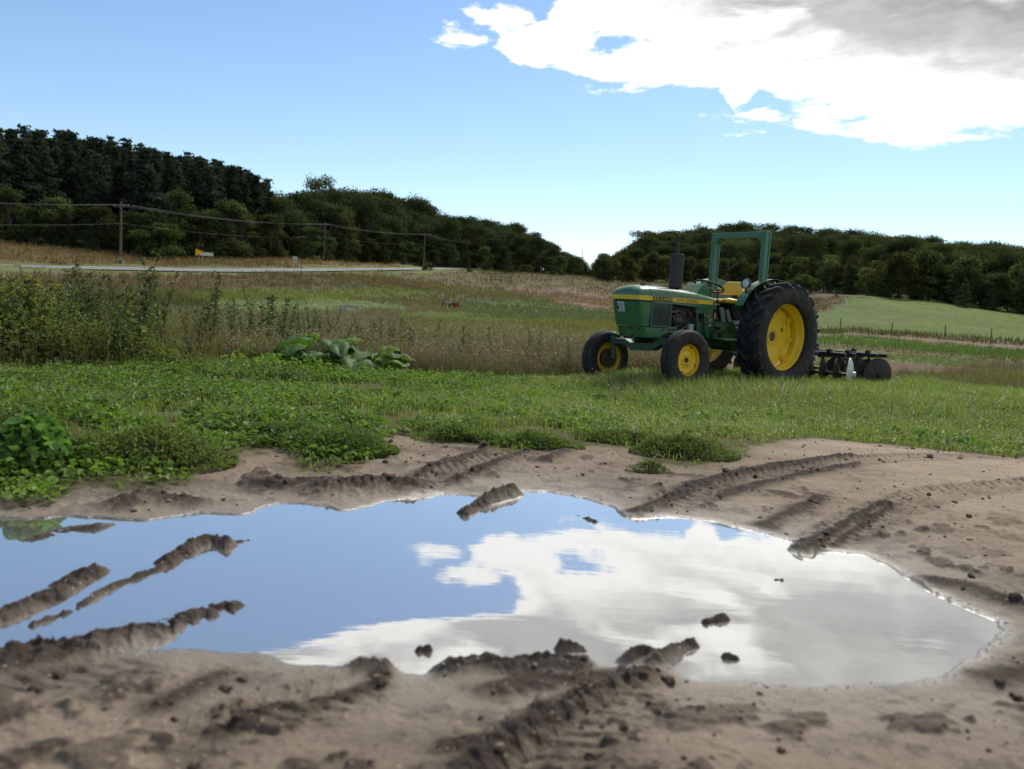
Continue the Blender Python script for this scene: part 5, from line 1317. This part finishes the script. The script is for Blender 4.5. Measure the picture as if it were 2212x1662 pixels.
cushion(720, 975, .34, .22, .20, 6500, .024, BUSHY, 'bushy feathery plant overhanging the mud left of centre')
cushion(620, 955, .30, .20, .15, 4200, .022, (0.102, 0.146, 0.053), 'green feathery plant left of the overhanging bushy plant')
cushion(330, 1000, .38, .24, .20, 6500, .024, (0.115, 0.143, 0.053), 'olive green dense plant overhanging the dark mud bank')
cushion(200, 1005, .22, .20, .19, 3200, .024, (0.109, 0.143, 0.053), 'olive plant between the broad leaves and the overhanging dense plant')
cushion(60, 1010, .30, .26, .27, 3000, .052, (0.087, 0.163, 0.046), 'broad leafy green plant at the left frame edge above the mud', fine=False)
cushion(-130, 1020, .34, .26, .27, 3000, .052, (0.087, 0.155, 0.046), 'broad leafy plant mostly cut off by the left frame edge', fine=False)
cushion(1000, 955, .30, .16, .11, 3600, .020, (0.102, 0.149, 0.046), 'low green tuft at the mud edge, below the bare patch')
cushion(1160, 965, .28, .14, .10, 2800, .020, (0.102, 0.143, 0.050), 'low ragged tuft at the mud edge near the middle')
cushion(1330, 955, .26, .14, .09, 2600, .020, (0.105, 0.139, 0.050), 'low tuft behind the dark cushion plant')

# ------------------------------------------------------------------ tall weeds left, dry grass behind the rise, rough field grass
def weed(seed, h=1.2, col=(.070, .085, .032), tipc=(.085, .085, .045), spread=.30, nb=14, leaf=.055):
    r = np.random.default_rng(seed); m = MB(); lean = r.normal(0, .08, 2); path = [(lean[0] * t * t, lean[1] * t * t, h * t) for t in np.linspace(0, 1, 6)]
    m.tube(path, [.008, .007, .006, .005, .004, .002], n=5); P, D, L, C = [], [], [], []
    for i in range(nb):
        t = .12 + .86 * (i + r.random()) / nb; a_ = i * 2.4 + r.normal(0, .3); L0 = spread * (1 - .72 * t) * r.uniform(.5, 1.2); b0 = np.array([lean[0] * t * t, lean[1] * t * t, h * t]); e = b0 + np.array([math.cos(a_) * L0 * .7, math.sin(a_) * L0 * .7, L0 * .8])
        m.tube([tuple(b0), tuple(e)], [.0035, .0015], n=4)
        q = int(16 * (1 - .2 * t))
        for j in range(q):
            s = r.random(); P.append(b0 * (1 - s) + e * s); a2 = r.uniform(0, 6.28); D.append((math.cos(a2), math.sin(a2), r.uniform(-.4, .8))); L.append(leaf * (1.25 - .7 * t) * r.uniform(.5, 1.2)); f_ = sm(t, .55, 1); C.append(np.array(col) * (1 - f_) + np.array(tipc) * f_)
    L = np.array(L) * 1.25; V, Q, C = rot_leaves(np.array(P), np.array(D), L, L * .45, np.array(C), droop=.3)
    st_ = m.build('stem', solid('weed_stem%d' % seed, (.10, .075, .045), .8, var=.2), None); sm_ = st_.data; bpy.data.objects.remove(st_)
    lo = np_mesh('leaves', V, Q, LEAFR, C); lm = lo.data; bpy.data.objects.remove(lo); return sm_, lm
LEAFR = leaf_mat('weed_leaf', tint=(1.12, 1.32, 1.15), rnd=.22, trans=.32, rough=.55, spec=.3)
WK = [weed(1, 1.25, (.105, .125, .055), leaf=.07), weed(2, 1.15, (.135, .150, .050), (.18, .17, .05), leaf=.085), weed(3, 1.4, (.088, .100, .055), (.115, .105, .065), .26, 18, .06), weed(4, 1.05, (.155, .165, .050), (.23, .19, .05), .26, 12, .09), weed(5, 1.1, (.110, .125, .070), (.16, .15, .10), .2, 16, .05)]
def put_weed(k, X, Y, sc, lab, grp=None, rz=None):
    o = empty('tall_weed', (X, Y, zat(X, Y) - .02), rt.uniform(0, 6.28) if rz is None else rz); tag(o, lab, 'weed', grp)
    for n_, me_ in zip(('stem', 'leaves'), WK[k]):
        c = bpy.data.objects.new(n_, me_); c.scale = (sc * 1.1, sc * 1.1, sc); link(c, o)
GW = 'tall weeds of the thicket on the left'
for i in range(190):
    x = min(rt.uniform(-330, 500), rt.uniform(0, 520)) if i % 3 else rt.uniform(-330, 300); rr_ = rt.uniform(10.6, 15.5); a_ = az_el(x, 700)[0]
    k = rt.choice([1, 3, 1, 0]) if x < 130 else rt.choice([0, 2, 0, 4, 2]); hmax = .80 if x < 380 else .68
    put_weed(k, math.sin(a_) * rr_, math.cos(a_) * rr_, hmax * rt.uniform(.55, 1.08), 'leafy olive weed in the dense thicket at the left', GW)
for i in range(16):
    x = rt.uniform(-60, 470); a_ = az_el(x, 640)[0]; rr_ = rt.uniform(11.2, 12.5); put_weed(rt.choice([2, 0, 2, 3] if x > 150 else [3, 1, 3]), math.sin(a_) * rr_, math.cos(a_) * rr_, rt.uniform(.78, .93), 'stalk standing above the weed thicket at the left', 'stalks above the thicket')
for x, rr_, sc, lab in ((305, 11.5, 1.02, 'tallest dark weed stalk of the thicket, under the utility pole'), (352, 11.8, .98, 'tall leaning weed stalk right of the tallest one'), (462, 12.0, .90, 'thin tall weed stalk at the right end of the thicket'), (62, 11.4, 1.0, 'tall yellowing weed stalk near the left frame edge')):
    a_ = az_el(x, 650)[0]; put_weed(2 if x > 100 else 3, math.sin(a_) * rr_, math.cos(a_) * rr_, sc, lab)
GM = 'scattered weeds in front of the field'
for i in range(125):
    x = rt.uniform(430, 900) if i < 95 else rt.uniform(900, 1300); rr_ = rt.uniform(12.2, 18); a_ = az_el(x, 700)[0]
    put_weed(rt.choice([4, 0, 4, 2]), math.sin(a_) * rr_, math.cos(a_) * rr_, rt.uniform(.40, .78) * (1.05 if x < 720 else .7), 'grey green weed among the dry grass in front of the field', GM)
# undergrowth filling the thicket
n = 26000; a_ = np.radians(rng.uniform(-38, -19.8, n)); r = rng.uniform(10.4, 15, n); X, Y = np.sin(a_) * r, np.cos(a_) * r; Z = ground_z(X, Y)
mx = .62 * (.7 + .6 * vnoise(X * 1.6, Y * 1.6)) * (1 - .85 * sm(a_ + .03 * (vnoise(X * 2, Y * 2) - .5), rad(-26), rad(-20.5))); z = mx * rng.random(n) ** .8; L = .03 + .05 * rng.random(n) * (1.3 - z)
C = np.array([.130, .165, .062]) + (np.array([.27, .215, .07]) - np.array([.150, .165, .065])) * (sm(fbm(X, Y, .8, 3), -.1, .5) * .7 * (1 - sm(a_, rad(-34), rad(-27))))[:, None] + (np.array([.09, .06, .04]) - .06) * (rng.random((n, 1)) < .15)
p1 = rot_leaves(np.stack([X, Y, Z + z], 1), rng.normal(0, 1, (n, 3)) + [0, 0, .3], L, L * .5, C, jit=.25)
n = 2500; a_ = np.radians(rng.uniform(-38, -19.5, n)); r = rng.uniform(10.3, 15, n); X, Y = np.sin(a_) * r, np.cos(a_) * r
p2 = blades(np.stack([X, Y, ground_z(X, Y)], 1), .3 + .5 * rng.random(n), .006 + 0 * X, np.tile([.17, .145, .07], (n, 1)), lean=.5)
V, Q, C = join([p1, p2]); tag(np_mesh('undergrowth', V, Q, LEAF, C), 'tangled undergrowth filling the weed thicket at the left', 'undergrowth', kind='stuff')
# broad-leaved plant
def big_leaf_plant(px, py, lab, n, size, r0=8, col=(.060, .135, .036)):
    c = ground_at(px, py, r0); loc = (c[0], c[1], zat(*c)); o = empty('broad_leaved_plant', loc); tag(o, lab, 'plant'); V, Q, C = [], [], []; m = MB(); off = 0
    for i in range(n):
        a_ = i * 2.4 + rng.normal(0, .3); L = size * rng.uniform(.6, 1.15); W_ = L * .78; pl = size * rng.uniform(.5, 1.25); el_ = rng.uniform(.35, 1.0); b0 = np.array([math.cos(a_) * pl * math.cos(el_), math.sin(a_) * pl * math.cos(el_), pl * math.sin(el_) * .95 + .03])
        m.tube([(0, 0, 0), tuple(b0 * [.4, .4, .65]), tuple(b0)], [.009, .007, .005], n=5)
        d_ = np.array([math.cos(a_), math.sin(a_), 0]); s_ = np.array([-math.sin(a_), math.cos(a_), 0]); nu, nv = 8, 9; dr = rng.uniform(.25, .9)
        for u in range(nu):
            t = u / (nu - 1); w = W_ * .5 * (math.sin(math.pi * min(1, .12 + t * .92)) ** .6) * (1 if t < .97 else .05)
            for v in range(nv):
                q = v / (nv - 1) * 2 - 1
                V.append(b0 + d_ * L * (t - .18) + s_ * w * q + np.array([0, 0, 1]) * (.12 * L * t - dr * L * t * t * .8 + .16 * W_ * abs(q) ** 1.3 - .30 * W_ * max(0, abs(q) - .6) + .022 * math.sin(9 * t + 5 * q + i) + .03 * math.sin(13 * t * abs(q) + i)))
                C.append(np.array(col) * (1 + .35 * (abs(q) < .12)) * rng.uniform(.92, 1.08) * (1.5 if i % 5 == 3 else 1) + (np.array([.03, .03, 0]) if i % 4 == 1 else 0))
        for u in range(nu - 1):
            for v in range(nv - 1): k_ = off + u * nv + v; Q.append((k_, k_ + 1, k_ + nv + 1, k_ + nv))
        off += nu * nv
    np_mesh('leaves', np.array(V), np.array(Q), LEAF, np.array(C), o, smooth=True); m.build('stalks', solid('stalk%d' % px, (.07, .10, .035), .6), o); return o
big_leaf_plant(706, 801, 'big ruffled broad-leaved plant at the back of the lawn, the left of a pair', 13, .47)
big_leaf_plant(795, 806, 'big broad-leaved plant at the back of the lawn, the right of a pair', 14, .40, col=(.085, .150, .045))
big_leaf_plant(480, 781, 'broad-leaved plant with pale leaves at the right foot of the weed thicket', 11, .30, col=(.115, .155, .085))
big_leaf_plant(340, 777, 'broad-leaved plant at the foot of the thicket below the utility pole', 9, .28, col=(.08, .135, .055))
big_leaf_plant(100, 774, 'dark broad-leaved plant at the foot of the thicket near the left frame edge', 10, .28, col=(.065, .135, .048))
big_leaf_plant(20, 778, 'bright broad-leaved plant low at the left frame edge', 9, .24, col=(.09, .165, .045))

# dry, seeding grass behind the rise
def tufts(n, r0, r1, a0, a1, hgt, wid, per, pw=2.0, lean=.3, lift=1.6, tmin=.02):
    X, Y = sector(n, r0, r1, a0, a1, pw); C, T_ = field_colour(X, Y); k = (rng.random(len(X)) < .25 + T_) & (T_ > tmin) & (veg_mask(X, Y) < -.1) if r0 < 20 else (rng.random(len(X)) < .25 + T_) & (T_ > tmin)
    X, Y, C, T_ = X[k], Y[k], C[k], T_[k]; Z = ground_z(X, Y); i = np.repeat(np.arange(len(X)), per); w = .12 * hgt * (1 + np.hypot(X, Y)[i] * .02)
    Xi = X[i] + rng.normal(0, 1, len(i)) * w; Yi = Y[i] + rng.normal(0, 1, len(i)) * w; R2 = np.hypot(Xi, Yi)
    return blades(np.stack([Xi, Yi, Z[i] - .02], 1), hgt * np.clip(T_[i], .12, 1.3) * rng.uniform(.5, 1.1, len(i)), wid * (1 + 0 * R2) * (R2 / r0) ** .55, C[i] * lift, lean=lean)
p = [tufts(11000, 11.2, 19, -24, 12, .36, .006, 7, lean=.6), tufts(15000, 19, 34, -36, 37, .42, .011, 6, lean=.55), tufts(6000, 13.0, 19, 12, 37, .28, .007, 8, lean=.5)]
X, Y = sector(30000, 11.4, 30, -23, 12); C, T_ = field_colour(X, Y); k = (T_ > .9) & (veg_mask(X, Y) < -.1); X, Y = X[k], Y[k]; n = len(X); Z = ground_z(X, Y)
i = np.repeat(np.arange(n), 5); hh = ((.12 + .34 * rng.random(n) ** 1.3) * (.75 + .5 * vnoise(X * .9, Y * .9)))[i]
P = np.stack([X[i] + rng.normal(0, .02, len(i)), Y[i] + rng.normal(0, .02, len(i)), Z[i] + hh * rng.uniform(.35, 1.05, len(i))], 1)
cc = np.where((fbm(X, Y, .5, 3) + rng.normal(0, .35, n) < .05)[:, None], np.array([.30, .235, .20]), np.where((rng.random(n) < .7)[:, None], np.array([.215, .22, .095]), np.array([.42, .38, .31])))[i]
p.append(rot_leaves(P, rng.normal(0, .5, (len(i), 3)) + [0, 0, .9], .03 + .04 * rng.random(len(i)), .012 + .016 * rng.random(len(i)), cc))
V, Q, C = join(p); tag(np_mesh('dry_grass', V, Q, DRYM, C), 'tall brown seeding grass behind the lawn and the tractor', 'dry grass', kind='stuff')
p = [tufts(20000, 34, 75, -36, 37, .55, .03, 4), tufts(17000, 75, 160, -36, 37, .70, .07, 4), tufts(9000, 160, 300, -36, 20, .8, .14, 3)]
V, Q, C = join(p); tag(np_mesh('field_grass', V, Q, DRYM, C), 'rough mixed grass covering the far field and banks', 'grass', kind='stuff')
# small pale flower heads and seed heads in the lawn
X, Y, d = spots(1500, 7.5, 15); k = rng.random(len(X)) < (.25 + .75 * (X > 1.0)); X, Y = X[k], Y[k]; n = len(X); h_ = .10 + .14 * rng.random(n); Z = ground_z(X, Y)
st_ = blades(np.stack([X, Y, Z], 1), h_ * 1.05, .003 + 0 * X, np.tile([.10, .12, .06], (n, 1)), lean=.1)
hd = cards(np.repeat(np.stack([X, Y, Z + h_], 1), 2, 0), np.full(2 * n, .013), np.tile([.55, .55, .48], (2 * n, 1)), .1)
V, Q, C = join([st_, hd]); tag(np_mesh('wildflowers', V, Q, DRYM, C), 'tiny white flower heads dotted through the lawn by the tractor', 'wildflowers', kind='stuff')
def flower_stalk(px, py, h, lab):
    g_ = ground_at(px, py, 8); n = 26; t = rng.random(n); P = np.stack([rng.normal(0, .05, n) * t, rng.normal(0, .05, n) * t, h * (.35 + .65 * t)], 1)
    a_ = blades(np.tile([0, 0, 0.], (7, 1)), h * rng.uniform(.6, 1.0, 7), np.full(7, .006), np.tile([.12, .12, .06], (7, 1)), lean=.3); b_ = rot_leaves(P, rng.normal(0, 1, (n, 3)), np.full(n, .04), np.full(n, .015), np.tile([.11, .12, .055], (n, 1))); c_ = cards(np.repeat(P[:9], 3, 0), np.full(27, .026), np.tile([.6, .58, .5], (27, 1)), .1)
    o = empty('flower_stalk', (g_[0], g_[1], zat(*g_))); tag(o, lab, 'wildflower'); V, Q, C = join([a_, b_]); np_mesh('stem', V, Q, DRYM, C, o); np_mesh('flower_heads', *c_[:2], DRYM, c_[2], o)
flower_stalk(1790, 826, .48, 'white flowered stalk leaning in front of the harrow, beside the rear tyre')
flower_stalk(1822, 838, .55, 'pale flowered stalk in front of the middle of the harrow')
flower_stalk(1305, 822, .30, 'dry pale stalk in front of the far front tyre')
flower_stalk(1430, 818, .34, 'dry stalk between the two front tyres')

# ------------------------------------------------------------------ loose clods, pebbles and foam at the water's edge
def rocks(X, Y, S, C, zoff=.2, sq=.6):
    n = len(X); Z = ground_z(X, Y); u = np.linspace(0, 2 * math.pi, 8)[:-1]; ring_ = [(math.cos(k) * q, math.sin(k) * q, z) for z, q in ((-.5, .75), (.15, 1.0), (.7, .6)) for k in u]; T0 = np.array(ring_ + [(0, 0, 1.0)])
    V = T0[None] * S[:, None, None] * np.array([1, 1, sq]) * (1 + rng.normal(0, .22, (n, len(T0), 1))) * rng.uniform(.7, 1.3, (n, 1, 3)); a_ = rng.uniform(0, 6.28, n); c_, s_ = np.cos(a_)[:, None], np.sin(a_)[:, None]
    V = np.stack([V[..., 0] * c_ - V[..., 1] * s_, V[..., 0] * s_ + V[..., 1] * c_, V[..., 2]], 2) + np.stack([X, Y, Z + S * zoff], 1)[:, None]
    q = [(r_ * 7 + k, r_ * 7 + (k + 1) % 7, (r_ + 1) * 7 + (k + 1) % 7, (r_ + 1) * 7 + k) for r_ in (0, 1) for k in range(7)] + [(14 + k, 14 + (k + 1) % 7, 21, 14 + (k + 6) % 7) for k in (0, 2, 4)] + [(14 + 6, 14, 21, 14 + 5)]
    Q = (np.arange(n) * len(T0))[:, None, None] + np.array(q)[None]
    return V.reshape(-1, 3), Q.reshape(-1, 4), np.repeat(C, len(T0), 0)
X, Y = sector(13000, 1.35, 8.2, -40, 40, 1.6); s_, h_, l_ = near_fields(X, Y); vm2 = veg_mask(X, Y)
keep = (s_ > .015) & (vm2 < .05) & (rng.random(len(X)) < .16 + .8 * l_ + .25 * sm(fbm(X, Y, 2.2, 3), .0, .5)); X, Y, l_ = X[keep], Y[keep], l_[keep]; n = len(X)
S = np.clip(np.exp(rng.normal(-5.55, .6, n)), .002, .014 + .008 * sm(np.hypot(X, Y), 2.5, 5)) * (1 + .6 * l_)
C = np.where((rng.random(n) < .14)[:, None], A_(150, 132, 112), A_(88, 74, 64)) * rng.uniform(.75, 1.25, (n, 1))
CLODM = leaf_mat('clod', rnd=0, trans=0.0, rough=.9, spec=.2)
V, Q, C = rocks(X, Y, S, C); tag(np_mesh('soil_clods', V, Q, CLODM, C, smooth=False), 'loose dark clods and crumbs scattered over the mud', 'clods', kind='stuff')
def foam_mat():
    m, k, p, o = mat('foam_bubble'); p.inputs['Base Color'].default_value = (.62, .62, .60, 1); p.inputs['Roughness'].default_value = .18; p.inputs['Transmission Weight'].default_value = .35; return m
bub = []
for i in range(len(SHORE)):
    a_, b_ = SHORE[i], SHORE[(i + 1) % len(SHORE)]; L = np.linalg.norm(b_ - a_); mid = (a_ + b_) / 2
    px = mid[0] / mid[1]; near_ = mid[1] < 3.1
    dens = 190 if (px > .12 and near_) or px > .50 else 50 if near_ else 14
    for k in range(int(L * dens)): t = rng.random(); bub.append(a_ + (b_ - a_) * t + rng.normal(0, .014, 2))
bub = np.array(bub); s_, _, _ = near_fields(bub[:, 0], bub[:, 1]); k = (np.abs(s_) < .022); bub = bub[k]; n = len(bub)
V, Q, C = rocks(bub[:, 0], bub[:, 1], np.clip(np.exp(rng.normal(-6.2, .5, n)), .001, .006), np.tile([.6, .6, .58], (n, 1)), .15, .8); V[:, 2] = np.maximum(V[:, 2], .0)
tag(np_mesh('foam', V, Q, foam_mat(), C, smooth=True), 'thin pale foam along the edge of the puddle', 'foam', kind='stuff')
